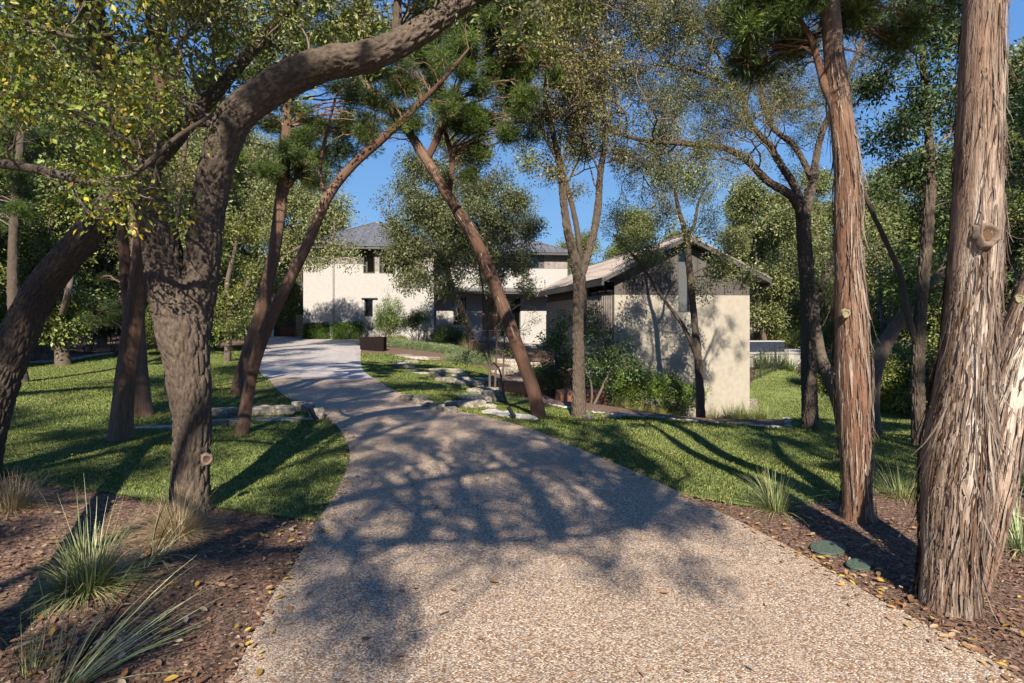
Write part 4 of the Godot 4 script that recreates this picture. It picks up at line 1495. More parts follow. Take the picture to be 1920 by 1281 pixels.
func yard_structures() -> void:
	# slatted screen beside the house corner and the fence behind it
	var p := gnd(562, 632)
	var g := thing("slatted_screen", "pale slatted wooden screen panel standing beside the house corner", "screen", p, 0.128)
	for k in 12:
		part("slat", box_mesh(Vector3(-0.26, 0.06 + 0.125 * k, -0.03), Vector3(0.26, 0.155 + 0.125 * k, 0.0)), M["slat%d" % (k % 3)], g)
	for s in [-0.26, 0.2]:
		part("post", box_mesh(Vector3(s, -0.1, -0.09), Vector3(s + 0.06, 1.58, -0.032)), M.slat1, g)
	p = at(525, 620, 43.0)
	p.y = hgt(p.x, 43.0)
	g = thing("slat_fence", "long brown horizontal slat fence behind the small green tree", "fence", p, 0.128)
	for k in 11:
		part("slat", box_mesh(Vector3(-4.0, 0.1 + 0.16 * k, -0.03), Vector3(1.4, 0.23 + 0.16 * k, 0.0)), M["clad%d" % (k % 3)], g)
	for k in 4:
		part("post", box_mesh(Vector3(-3.9 + 1.7 * k, -0.2, -0.12), Vector3(-3.8 + 1.7 * k, 1.9, -0.032)), M.clad1, g)
	for q in [[490, 632, 40.0, 1.9, "long low red clay planter wall beside the screen"], [537, 632, 39.0, 1.35, "short red clay planter wall touching the screen"]]:
		p = at(q[0], q[1], q[2])
		p.y = hgt(p.x, q[2])
		var o := part("planter_wall", bevel_box(Vector3(q[3], 0.5, 0.5), 0.03), M.terracotta, self, p + Vector3(0, 0.25, 0))
		o.rotation.y = 0.128
		tag(o, q[4], "planter")
	# dark steel planter at the corner of the lawn
	p = at(697, 661, 25.4)
	p.y = hgt(p.x, 25.4)
	g = thing("steel_planter", "large dark steel planter box at the edge of the concrete drive", "planter", p, 0.05)
	part("box", boxes_mesh([[Vector3(-0.52, -0.05, -0.8), Vector3(-0.49, 0.6, 0.0)], [Vector3(0.49, -0.05, -0.8), Vector3(0.52, 0.6, 0.0)], [Vector3(-0.488, -0.05, -0.03), Vector3(0.488, 0.6, 0.001)], [Vector3(-0.488, -0.05, -0.8), Vector3(0.488, 0.6, -0.77)]]), M.steel_dark, g)
	part("soil", box_mesh(Vector3(-0.488, 0.3, -0.769), Vector3(0.488, 0.52, -0.031)), M.soil, g)
	# dark and rusted steel edging planters in the court
	p = at(960, 752, 14.0)
	p.y = hgt(p.x, 14.0)
	g = thing("steel_planter", "dark low steel retaining box beside the thin stemmed trees", "planter", p, -0.35)
	part("box", boxes_mesh([[Vector3(-0.62, -0.2, -0.6), Vector3(0.42, 0.28, 0.0)]]), M.steel_dark, g)
	p = at(1082, 775, 17.0)
	p.y = hgt(p.x, 17.0)
	g = thing("steel_planter", "rust red steel planter in the bed behind the trunks", "planter", p, 0.128)
	part("box", boxes_mesh([[Vector3(-0.5, -0.2, -0.8), Vector3(0.9, 0.52, 0.0)]]), M.steel_rust, g)
	# raised pool wall with its coping and terrace wall
	p = Vector3(12.6, hgt(12.6, 29.5), -29.6)
	g = thing("pool_wall", "raised dark blue pool wall with pale coping above the lawn", "pool wall", p, 0.1)
	part("terrace_wall", box_mesh(Vector3(-2.5, -1.0, -3.0), Vector3(4.2, 0.68, 0.0)), M.coping, g)
	part("coping", box_mesh(Vector3(-2.5, 0.682, -3.0), Vector3(4.25, 0.74, 0.05)), M.coping, g)
	for k in 9:
		part("tile_panel", box_mesh(Vector3(-0.5 + 0.28 * k, 0.742, -1.2), Vector3(-0.226 + 0.28 * k, 1.28, -0.6)), M.pool, g)
	part("coping", box_mesh(Vector3(-0.52, 1.282, -1.22), Vector3(2.05, 1.33, -0.58)), M.coping, g)
	# black picket fence on the slope
	p = Vector3(10.2, hgt(10.2, 26.5), -26.5)
	g = thing("picket_fence", "black metal picket fence on the grass slope below the pool", "fence", p, 0.0)
	var a := Vector2(9.3, 24.6)
	var b := Vector2(13.6, 28.0)
	for k in 44:
		var q := a.lerp(b, k / 43.0)
		var tall := 1.25 if k % 11 else 1.35
		var thick := 0.008 if k % 11 else 0.025
		part("picket" if k % 11 else "post", box_mesh(Vector3(-thick, 0, -thick), Vector3(thick, tall, thick)), M.black, g, Vector3(q.x, hgt(q.x, q.y) - 0.05, -q.y) - p)
	for h in [0.15, 1.12]:
		var pts := PackedVector3Array()
		for k in 12:
			var q := a.lerp(b, k / 11.0)
			pts.append(Vector3(q.x, hgt(q.x, q.y) + h, -q.y) - p)
		var tw := Twigs.new()
		tw.tube(pts, 0.016, 0.016, 6)
		part("rail", arrays_mesh(tw.v, tw.n, tw.i), M.black, g)
	# play frame behind the trees
	p = at(470, 632, 34.0)
	p.y = hgt(p.x, 34.0)
	g = thing("play_frame", "orange beamed play frame with a blue panel behind the trees", "play frame", p, 0.2)
	for q in [[-1.9, 0.0], [0.9, 0.0], [-1.9, -1.4], [0.9, -1.4]]:
		part("post", box_mesh(Vector3(q[0], -0.1, q[1]), Vector3(q[0] + 0.1, 2.6, q[1] + 0.1)), M.white_metal, g)
	for z in [0.0, -1.4]:
		part("beam", box_mesh(Vector3(-2.0, 2.602, z - 0.02), Vector3(1.1, 2.85, z + 0.12)), M.orange, g)
	part("roof_panel", box_mesh(Vector3(-0.2, 2.2, 0.11), Vector3(0.88, 2.55, 0.14)), M.orange, g)
	part("side_panel", box_mesh(Vector3(0.2, 2.9, -1.3), Vector3(0.7, 3.9, -1.2)), M.blue, g)
	# valve box lids in the mulch
	for q in [[1553, 1040, 0.105, "larger green oval valve box lid set in the mulch"], [1610, 1066, 0.07, "smaller green round valve box lid set in the mulch"]]:
		var w := gnd(q[0], q[1])
		var lid := thing("valve_lid", q[3], "valve box", w + Vector3(0, 0.012, 0), 0.6)
		var cm := CylinderMesh.new()
		cm.top_radius = q[2]
		cm.bottom_radius = q[2] * 1.03
		cm.height = 0.03
		cm.radial_segments = 36
		part("lid", cm, M.valve, lid).scale = Vector3(1.25, 1, 0.85)
		var tm := TorusMesh.new()
		tm.inner_radius = q[2] * 0.96
		tm.outer_radius = q[2] * 1.1
		tm.ring_segments = 6
		part("rim", tm, M.valve, lid, Vector3(0, 0.008, 0)).scale = Vector3(1.25, 0.7, 0.85)
		var bolt := CylinderMesh.new()
		bolt.top_radius = 0.012
		bolt.bottom_radius = 0.012
		bolt.height = 0.01
		part("bolt", bolt, M.black, lid, Vector3(q[2] * 0.5, 0.018, 0))
	# garden spotlights
	for q in [[592, 800, 0.24, "black spotlight tilted beside the stone edging of the drive"], [459, 812, 0.16, "small black spotlight at the foot of the leaning twin trunk"], [962, 788, 0.2, "slim dark path light beside the leaning red trunk"]]:
		var w := gnd(q[0], q[1])
		var lamp := thing("spotlight", q[3], "garden light", w)
		var tw := Twigs.new()
		tw.tube(PackedVector3Array([Vector3(0, -0.05, 0), Vector3(0, q[2] * 0.45, 0)]), 0.012, 0.012, 8)
		part("stake", arrays_mesh(tw.v, tw.n, tw.i), M.black, lamp)
		tw = Twigs.new()
		tw.tube(PackedVector3Array([Vector3(0.03, q[2] * 0.3, 0), Vector3(-0.02, q[2] * 0.55, 0.01), Vector3(-0.07, q[2] * 1.05, 0.02)]), 0.028, 0.036, 12)
		part("lamp_head", arrays_mesh(tw.v, tw.n, tw.i), M.black, lamp)

# ---------------------------------------------------------------- trees
const OLIVE := [Color(1.45, 1.5, 1.1), Color(1.85, 1.75, 1.2), Color(1.1, 1.2, 0.95)]
const GREYGREEN := [Color(1.7, 1.65, 1.6), Color(2.2, 2.0, 1.8), Color(1.3, 1.3, 1.3)]
const DARK := [Color(0.75, 0.8, 0.8), Color(0.9, 0.95, 0.85), Color(0.6, 0.65, 0.65)]
const CEDARS := [Color(1.0, 1.0, 0.9), Color(1.4, 1.3, 1.0), Color(2.4, 2.0, 1.3), Color(0.8, 0.8, 0.75)]

func near_trees() -> void:
	# the forked oak by the mulch bed
	var oak := tree("forked_oak", "thick forked oak with furrowed bark and one long limb arching over the drive", "", "oak", [
		[[355, 968, 4.55, 96], [356, 930, 4.55, 90], [357, 880, 4.55, 84], [360, 800, 4.55, 82], [352, 700, 4.55, 96], [340, 620, 4.55, 110], [315, 530, 4.55, 88], [297, 430, 4.55, 80], [265, 320, 4.5, 70], [235, 230, 4.5, 60], [200, 120, 4.5, 58], [165, 0, 4.5, 54], [130, -160, 4.5, 46], [110, -320, 4.5, 30]],
		[[350, 690, 4.58, 60], [366, 600, 4.6, 78], [378, 500, 4.6, 78], [390, 390, 4.6, 76], [410, 300, 4.6, 76], [440, 222, 4.6, 80], [510, 165, 4.65, 82], [600, 122, 4.7, 78], [680, 108, 4.75, 72], [740, 85, 4.8, 64], [810, 45, 4.9, 56], [880, -5, 5.0, 44], [980, -80, 5.2, 36], [1080, -170, 5.5, 26]],
		[[748, 82, 4.8, 28], [744, 40, 4.8, 22], [750, -60, 4.8, 16], [760, -160, 4.9, 10]],
		[[420, 250, 4.6, 36], [375, 215, 4.55, 26], [330, 170, 4.5, 20], [290, 90, 4.5, 15], [270, -20, 4.5, 10]]],
		{"thin": 0.76, "near": true, "leaf": "oak", "tint": [Color(1.5, 1.5, 0.8), Color(1.9, 1.7, 0.8), Color(1.1, 1.25, 0.8)], "grow": [[0, 9, 1.0, 2, 0.62, 1.0], [1, 7, 0.9, 2, 0.55, 1.0, Vector3(0, 0.6, 0)], [3, 5, 0.7, 2, 0.3, 1.0], [2, 4, 0.5, 2, 0.3, 1.0]], "keep": 0.7,
		"blobs": [[140, -190, 4.6, 190, 0.2], [60, 20, 4.7, 110, 0.14], [600, -60, 4.8, 90, 0.45], [520, 20, 4.9, 70, 0.3], [660, 30, 4.9, 45, 0.6], [980, -170, 5.4, 130, 0.5]]})
	scar(oak, at(388, 862, 4.40), 0.035, M.cut_old, Vector3(0.55, 0, 0.8).normalized())
	# young elm whose branches reach into the top left corner
	tree("young_elm", "slender elm spreading yellow green leaves in front of the forked oak", "", "smooth", [
		[[-26, 1250, 2.62, 60], [-70, 1100, 2.7, 62], [-160, 850, 2.95, 58], [-250, 600, 3.3, 54], [-300, 330, 3.75, 46], [-240, 160, 3.75, 36], [-200, -60, 3.75, 22]],
		[[-320, 400, 3.75, 26], [-180, 330, 3.72, 22], [-40, 305, 3.7, 20], [70, 318, 3.68, 17], [150, 338, 3.66, 15], [212, 343, 3.65, 13], [270, 312, 3.63, 11], [335, 255, 3.6, 9], [400, 215, 3.6, 6]],
		[[-270, 240, 3.75, 22], [-120, 190, 3.75, 17], [0, 178, 3.75, 13], [90, 190, 3.75, 10], [190, 235, 3.74, 7], [270, 280, 3.72, 5]],
		[[-250, 180, 3.75, 20], [-110, 60, 3.8, 15], [30, 40, 3.8, 11], [140, 70, 3.8, 8], [230, 60, 3.8, 5]]],
		{"leaf": "elm", "wiggle": 0.3,  "kids": 3, "keep": 0.32, "size": 0.62, "up": 0.03, "grow": [[1, 8, 0.42, 2, 0.4, 0.86], [2, 8, 0.45, 2, 0.35, 0.95], [3, 8, 0.5, 2, 0.35, 1.0], [0, 5, 0.9, 2, 0.6, 1.0]]})
	tree("leaning_oak", "dark oak trunk leaning across behind the forked oak", "", "oak", [
		[[-60, 905, 5.4, 112], [-15, 760, 5.45, 96], [30, 640, 5.5, 90], [80, 540, 5.55, 84], [150, 455, 5.6, 76], [215, 375, 5.7, 66], [290, 300, 5.8, 54], [370, 210, 5.9, 44], [450, 120, 6.0, 34], [540, 20, 6.2, 24], [620, -60, 6.3, 14]]],
		{"thin": 0.62, "near": true, "step": 0.02, "leaf": "oak", "tint": OLIVE, "grow": [[0, 8, 1.0, 2, 0.6, 1.0]], "keep": 0.6, "blobs": [[470, 60, 6.2, 90, 0.4], [380, 130, 6.1, 70, 0.35], [560, -60, 6.2, 90, 0.5]]})
	# two cedars whose bark hangs in strips
	var c1 := tree("shaggy_cedar", "stout cedar with pale shredding bark, a big cut scar and a second stem", "", "cedar", [
		[[1776, 1150, 3.12, 122], [1780, 1050, 3.1, 122], [1786, 950, 3.06, 138], [1795, 850, 3.02, 148], [1806, 740, 2.97, 128], [1816, 640, 2.92, 112], [1824, 540, 2.88, 108], [1832, 430, 2.84, 106], [1836, 300, 2.8, 100], [1840, 150, 2.76, 96], [1845, 0, 2.72, 90], [1850, -200, 2.66, 76], [1855, -500, 2.6, 50], [1860, -800, 2.55, 24]],
		[[1815, 1100, 3.2, 84], [1838, 990, 3.2, 96], [1860, 900, 3.2, 96], [1880, 800, 3.2, 92], [1900, 700, 3.2, 88], [1922, 620, 3.2, 86], [1955, 520, 3.2, 80], [2010, 380, 3.2, 68], [2080, 200, 3.2, 54], [2170, 0, 3.2, 40], [2260, -250, 3.2, 24]]],
		{"thin": 0.74, "near": true, "leaf": "cedar", "tint": CEDARS, "blobs": [[1860, -560, 3.3, 260, 0.5], [2150, -260, 3.7, 240, 0.6], [1980, -420, 3.6, 220, 0.5]]})
	peeling(c1, 0, 1300, 0.30, 0.013, 0.0, 0.42)
	peeling(c1, 0, 260, 0.42, 0.022, 0.0, 0.4)
	peeling(c1, 0, 500, 0.26, 0.010, 0.42, 0.8)
	peeling(c1, 0, 170, 0.34, 0.014, 0.06, 0.3, 2.4)
	peeling(c1, 0, 60, 0.24, 0.010, 0.3, 0.6, 2.0)
	peeling(c1, 1, 90, 0.3, 0.012, 0.1, 0.5, 2.0)
	peeling(c1, 1, 700, 0.3, 0.012, 0.05, 0.7)
	scar(c1, at(1856, 440, 2.725), 0.046, M.cut_old, Vector3(-0.1, 0.05, 1).normalized())
	scar(c1, at(1912, 560, 3.1), 0.018, M.cut_new, Vector3(-0.6, 0.3, 1).normalized())
	var c2 := tree("shaggy_cedar", "slim straight cedar with shredding bark and a round yellowish cut", "", "cedar", [
		[[1611, 975, 4.43, 66], [1608, 920, 4.43, 62], [1604, 810, 4.43, 66], [1600, 700, 4.43, 74], [1596, 600, 4.43, 66], [1592, 500, 4.43, 58], [1590, 400, 4.43, 56], [1588, 320, 4.43, 52], [1577, 220, 4.43, 48], [1567, 140, 4.43, 44], [1560, 60, 4.43, 40], [1553, -60, 4.43, 34], [1550, -250, 4.4, 24], [1550, -420, 4.4, 12]],
		[[1574, 222, 4.43, 24], [1550, 170, 4.43, 19], [1535, 120, 4.43, 16], [1520, 70, 4.4, 12], [1490, 20, 4.4, 8]]],
		{"thin": 0.84, "near": true, "leaf": "cedar", "tint": CEDARS, "blobs": [[1480, 55, 4.6, 75, 1.0], [1430, 85, 4.7, 60, 1.0], [1520, 10, 4.5, 60, 1.0], [1560, -90, 4.5, 110, 0.8], [1610, 20, 4.6, 40, 0.8], [1450, -20, 4.6, 70, 0.9], [1500, 110, 4.7, 30, 0.8], [1660, 90, 4.9, 40, 0.7], [1700, 0, 4.9, 80, 0.7]]})
	peeling(c2, 0, 110, 0.28, 0.012, 0.05, 0.5, 2.2)
	peeling(c2, 0, 700, 0.3, 0.012, 0.0, 0.65)
	peeling(c2, 0, 120, 0.4, 0.02, 0.0, 0.55)
	scar(c2, at(1587, 588, 4.305), 0.026, M.cut_new, Vector3(-0.2, 0, 1).normalized())
	for r in [c1, c2, oak]:
		r.remove_meta("axes")

func middle_trees() -> void:
	var made := []
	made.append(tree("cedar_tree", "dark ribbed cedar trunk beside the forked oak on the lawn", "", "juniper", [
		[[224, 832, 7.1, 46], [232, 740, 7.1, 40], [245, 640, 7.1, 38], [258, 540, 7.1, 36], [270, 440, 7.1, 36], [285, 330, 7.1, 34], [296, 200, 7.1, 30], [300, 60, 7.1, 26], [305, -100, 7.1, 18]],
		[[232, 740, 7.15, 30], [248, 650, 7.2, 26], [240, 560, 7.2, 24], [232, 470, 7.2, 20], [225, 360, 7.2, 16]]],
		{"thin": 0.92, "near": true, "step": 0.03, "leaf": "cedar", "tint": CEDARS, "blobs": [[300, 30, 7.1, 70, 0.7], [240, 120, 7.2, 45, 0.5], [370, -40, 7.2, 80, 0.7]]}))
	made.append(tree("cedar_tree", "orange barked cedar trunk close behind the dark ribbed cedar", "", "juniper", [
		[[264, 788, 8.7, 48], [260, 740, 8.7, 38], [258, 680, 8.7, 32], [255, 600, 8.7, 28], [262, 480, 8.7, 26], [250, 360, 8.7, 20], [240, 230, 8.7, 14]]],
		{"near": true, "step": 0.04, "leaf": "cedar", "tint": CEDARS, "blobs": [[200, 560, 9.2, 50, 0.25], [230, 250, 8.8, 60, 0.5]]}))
	made.append(tree("cedar_tree", "short reddish trunk standing alone on the lawn by the white gravel", "", "oak", [
		[[42, 724, 13, 24], [34, 680, 13, 20], [26, 600, 13, 18], [25, 450, 13, 16], [40, 250, 13, 12]]], {"leaf": "cedar", "tint": CEDARS, "blobs": [[40, 280, 13, 70, 0.6], [0, 380, 13, 50, 0.5]]}))
	made.append(tree("thin_tree", "thin bare trunk half hidden behind the forked oak", "", "smooth", [
		[[316, 754, 10.4, 13], [313, 690, 10.4, 11], [318, 560, 10.4, 10], [330, 420, 10.4, 9], [350, 250, 10.4, 7]]], {"leaf": "yellow", "keep": 0.7, "grow": [[0, 8, 0.8, 2, 0.5, 1.0]]}))
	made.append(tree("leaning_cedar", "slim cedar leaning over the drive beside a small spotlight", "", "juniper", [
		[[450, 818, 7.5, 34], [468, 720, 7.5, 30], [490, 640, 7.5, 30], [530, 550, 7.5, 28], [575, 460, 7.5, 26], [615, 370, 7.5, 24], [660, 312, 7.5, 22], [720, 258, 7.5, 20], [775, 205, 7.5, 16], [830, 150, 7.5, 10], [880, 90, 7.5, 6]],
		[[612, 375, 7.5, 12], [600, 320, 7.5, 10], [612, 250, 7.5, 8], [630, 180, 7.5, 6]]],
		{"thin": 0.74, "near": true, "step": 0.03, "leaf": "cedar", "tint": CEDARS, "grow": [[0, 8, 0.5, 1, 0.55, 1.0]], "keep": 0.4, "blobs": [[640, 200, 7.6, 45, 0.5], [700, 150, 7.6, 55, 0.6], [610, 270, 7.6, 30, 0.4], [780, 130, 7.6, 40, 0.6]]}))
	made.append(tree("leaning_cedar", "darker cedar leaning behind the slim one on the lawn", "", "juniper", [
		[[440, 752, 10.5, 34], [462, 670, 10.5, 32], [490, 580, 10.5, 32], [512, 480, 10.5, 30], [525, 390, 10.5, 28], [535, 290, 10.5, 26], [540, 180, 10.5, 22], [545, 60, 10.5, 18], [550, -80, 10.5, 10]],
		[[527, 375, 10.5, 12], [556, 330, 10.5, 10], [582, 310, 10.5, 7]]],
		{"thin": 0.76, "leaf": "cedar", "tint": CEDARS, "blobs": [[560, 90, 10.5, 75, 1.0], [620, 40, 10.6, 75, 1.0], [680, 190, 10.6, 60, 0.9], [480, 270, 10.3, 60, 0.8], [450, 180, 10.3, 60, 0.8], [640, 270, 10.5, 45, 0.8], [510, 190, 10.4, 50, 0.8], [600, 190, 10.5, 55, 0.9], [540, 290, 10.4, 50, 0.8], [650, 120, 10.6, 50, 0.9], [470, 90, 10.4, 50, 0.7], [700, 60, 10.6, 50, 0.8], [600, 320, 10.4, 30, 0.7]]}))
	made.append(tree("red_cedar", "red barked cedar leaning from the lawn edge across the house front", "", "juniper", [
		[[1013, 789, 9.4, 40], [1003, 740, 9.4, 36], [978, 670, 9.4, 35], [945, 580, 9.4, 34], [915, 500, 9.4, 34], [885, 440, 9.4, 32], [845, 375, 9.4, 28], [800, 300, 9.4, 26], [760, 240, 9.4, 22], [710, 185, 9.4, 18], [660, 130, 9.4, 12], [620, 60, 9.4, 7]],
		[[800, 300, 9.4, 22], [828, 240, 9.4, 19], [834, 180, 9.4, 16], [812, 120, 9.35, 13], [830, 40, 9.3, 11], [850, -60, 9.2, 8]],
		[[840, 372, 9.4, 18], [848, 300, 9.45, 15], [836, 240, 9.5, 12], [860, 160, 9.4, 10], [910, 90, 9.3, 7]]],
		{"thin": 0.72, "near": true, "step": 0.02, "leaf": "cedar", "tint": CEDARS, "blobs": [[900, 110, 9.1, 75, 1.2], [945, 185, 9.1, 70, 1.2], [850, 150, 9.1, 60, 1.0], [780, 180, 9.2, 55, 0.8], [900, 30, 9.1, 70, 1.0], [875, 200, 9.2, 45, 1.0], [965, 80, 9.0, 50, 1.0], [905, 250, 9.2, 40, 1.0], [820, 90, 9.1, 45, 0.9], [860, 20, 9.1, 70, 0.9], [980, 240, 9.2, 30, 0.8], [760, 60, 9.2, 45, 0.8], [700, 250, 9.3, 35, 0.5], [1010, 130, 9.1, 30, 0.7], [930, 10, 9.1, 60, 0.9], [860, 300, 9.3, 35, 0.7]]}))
	peeling(made[-1], 0, 120, 0.3, 0.02, 0.2, 0.75)
	made.append(tree("forked_tree", "grey brown trunk forking into two thin stems beside the red cedar", "", "oak", [
		[[1086, 795, 10.4, 34], [1085, 700, 10.4, 28], [1084, 600, 10.4, 26], [1085, 520, 10.4, 28], [1068, 450, 10.4, 20], [1058, 390, 10.4, 18], [1050, 310, 10.4, 16], [1035, 240, 10.4, 13], [1025, 150, 10.4, 10], [1040, 30, 10.4, 7], [1050, -80, 10.4, 4]],
		[[1085, 530, 10.4, 20], [1106, 465, 10.4, 18], [1120, 400, 10.4, 18], [1125, 330, 10.4, 16], [1135, 240, 10.4, 12], [1120, 120, 10.4, 9], [1110, -20, 10.4, 6]]],
		{"thin": 0.74, "near": true, "step": 0.02, "leaf": "yellow", "keep": 0.35, "kids": 4, "grow": [[0, 12, 1.3, 3, 0.5, 1.0], [1, 12, 1.3, 3, 0.3, 1.0]], "blobs": [[1050, 120, 10.6, 75, 0.55], [1090, 30, 10.6, 85, 0.55], [1030, 320, 10.4, 45, 0.6], [1100, 250, 10.5, 55, 0.4], [1180, 310, 10.8, 40, 0.8], [1010, 220, 10.6, 55, 0.5], [1120, 180, 10.6, 60, 0.4], [1080, 360, 10.5, 30, 0.4]]}))
	made.append(tree("small_oak", "thin twisted oak in front of the tan gable wall", "", "oak", [
		[[1315, 808, 17.5, 20], [1312, 720, 17.5, 17], [1308, 660, 17.5, 16], [1300, 580, 17.5, 14], [1292, 500, 17.5, 14], [1286, 440, 17.5, 12], [1272, 390, 17.5, 9], [1262, 330, 17.5, 6], [1255, 280, 17.5, 4]],
		[[1308, 672, 17.5, 10], [1280, 610, 17.5, 8], [1240, 555, 17.5, 7], [1205, 500, 17.4, 6], [1175, 465, 17.3, 5], [1150, 440, 17.3, 3]],
		[[1287, 445, 17.5, 9], [1302, 420, 17.5, 7], [1310, 380, 17.5, 5], [1330, 340, 17.5, 4]]],
		{"thin": 0.85, "leaf": "oak", "tint": GREYGREEN, "keep": 0.45, "grow": [[0, 7, 1.0, 2, 0.6, 1.0], [1, 5, 0.7, 2, 0.5, 1.0], [2, 4, 0.8, 2, 0.3, 1.0]], "blobs": [[1350, 500, 17.0, 42, 0.8], [1375, 450, 17.2, 40, 0.7], [1240, 330, 17.3, 42, 0.6], [1215, 470, 17.3, 36, 0.6], [1300, 330, 17.5, 48, 0.5], [1325, 545, 17.2, 24, 0.45], [1180, 450, 17.2, 30, 0.6], [1300, 430, 17.3, 36, 0.5], [1400, 520, 17.2, 26, 0.5], [1240, 410, 17.3, 36, 0.5], [1250, 250, 17.4, 45, 0.45]]}))
	made.append(tree("spreading_oak", "tall dark oak fanning thin crooked branches over the gabled building", "", "oak", [
		[[1521, 832, 11.5, 38], [1518, 740, 11.5, 33], [1516, 640, 11.5, 32], [1514, 540, 11.5, 32], [1508, 450, 11.5, 32], [1505, 380, 11.5, 34]],
		[[1507, 405, 11.5, 24], [1482, 366, 11.4, 19], [1440, 340, 11.3, 17], [1400, 300, 11.2, 16], [1360, 278, 11.1, 15], [1310, 272, 11.0, 13], [1260, 268, 10.9, 11], [1200, 262, 10.8, 9], [1140, 240, 10.7, 7], [1060, 190, 10.6, 4]],
		[[1505, 395, 11.5, 22], [1490, 350, 11.5, 18], [1465, 310, 11.5, 16], [1440, 270, 11.5, 15], [1405, 230, 11.5, 14], [1390, 180, 11.5, 12], [1345, 150, 11.4, 10], [1290, 130, 11.3, 8], [1220, 120, 11.2, 5]],
		[[1508, 400, 11.5, 26], [1525, 340, 11.6, 20], [1530, 300, 11.7, 16], [1545, 240, 11.8, 14], [1600, 120, 12.0, 10], [1640, 20, 12.2, 6]],
		[[1525, 340, 11.6, 16], [1490, 275, 11.7, 14], [1450, 240, 11.7, 13], [1430, 190, 11.7, 13], [1425, 130, 11.7, 11], [1440, 60, 11.7, 8], [1420, -40, 11.7, 5]],
		[[1390, 185, 11.5, 10], [1340, 90, 11.3, 8], [1290, 30, 11.2, 6], [1230, -30, 11.1, 4]]],
		{"thin": 0.76, "near": true, "step": 0.03, "leaf": "oak", "tint": [Color(1.0, 0.95, 0.85), Color(1.3, 1.15, 0.8), Color(0.8, 0.85, 0.9)], "keep": 0.3, "size": 0.7, "kids": 4, "wiggle": 0.45, "grow": [[1, 16, 1.1, 3, 0.2, 1.0, Vector3(0, 0.3, 0)], [2, 14, 1.1, 3, 0.2, 1.0], [3, 9, 1.1, 3, 0.3, 1.0], [4, 11, 1.1, 3, 0.3, 1.0], [5, 9, 1.1, 3, 0.2, 1.0]], "blobs": [[1230, 300, 10.9, 45, 0.45], [1300, 60, 11.2, 90, 0.45], [1200, 40, 11.2, 90, 0.45], [1370, 30, 11.4, 80, 0.5], [1260, 180, 11, 70, 0.3], [1350, 170, 11.2, 60, 0.3], [1450, 150, 11.6, 60, 0.35], [1180, 140, 11, 60, 0.35], [1480, 330, 11.6, 30, 0.3]]}))
	made.append(tree("glossy_tree", "dark leaved forked tree standing between the two shaggy cedars", "", "oak", [
		[[1727, 838, 8, 34], [1722, 760, 8, 28], [1722, 660, 8, 26], [1728, 560, 8, 24], [1738, 450, 8, 24], [1745, 340, 8, 20], [1740, 220, 8, 16], [1730, 100, 8, 12], [1735, -40, 8, 7]],
		[[1722, 650, 8, 18], [1702, 590, 8, 14], [1690, 520, 8, 12], [1660, 450, 8, 11], [1632, 390, 8, 9], [1615, 340, 8, 6]]],
		{"thin": 0.8, "near": true, "step": 0.04, "leaf": "dark", "tint": DARK, "keep": 0.6, "grow": [[0, 8, 0.9, 2, 0.5, 1.0]], "blobs": [[1690, 110, 8, 60, 0.75], [1740, 190, 8.1, 60, 0.8], [1680, 240, 8.1, 55, 0.7], [1720, 310, 8.2, 55, 0.7], [1665, 350, 8.2, 45, 0.6], [1760, 60, 8, 60, 0.8], [1640, 170, 8.2, 35, 0.5], [1770, 330, 8.3, 40, 0.6], [1710, 20, 8, 60, 0.7], [1740, 400, 8.3, 40, 0.45]]}))
	made.append(tree("crooked_tree", "crooked bent trunk curving behind the slim straight cedar", "", "smooth", [
		[[1647, 838, 9.5, 18], [1640, 770, 9.5, 17], [1640, 710, 9.5, 22], [1655, 655, 9.5, 26], [1685, 605, 9.5, 22], [1720, 560, 9.5, 16], [1770, 500, 9.6, 12], [1800, 420, 9.7, 8]]], {"leaf": "dark", "keep": 0.5, "tint": OLIVE, "grow": [[0, 8, 0.9, 2, 0.4, 1.0]], "blobs": [[1790, 430, 9.7, 50, 0.5], [1760, 520, 9.8, 40, 0.35]]}))
	made.append(tree("crooked_tree", "slanting grey trunk between the tall dark oak and the slim cedar", "", "smooth", [
		[[1582, 826, 12, 20], [1572, 760, 12, 21], [1550, 700, 12, 22], [1536, 650, 12, 18], [1530, 570, 12, 14], [1560, 500, 12, 11], [1590, 440, 12, 8], [1610, 370, 12, 5]]], {"leaf": "oak", "keep": 0.5, "tint": OLIVE, "grow": [[0, 9, 0.9, 2, 0.45, 1.0]], "blobs": [[1560, 480, 12.3, 40, 0.4]]}))
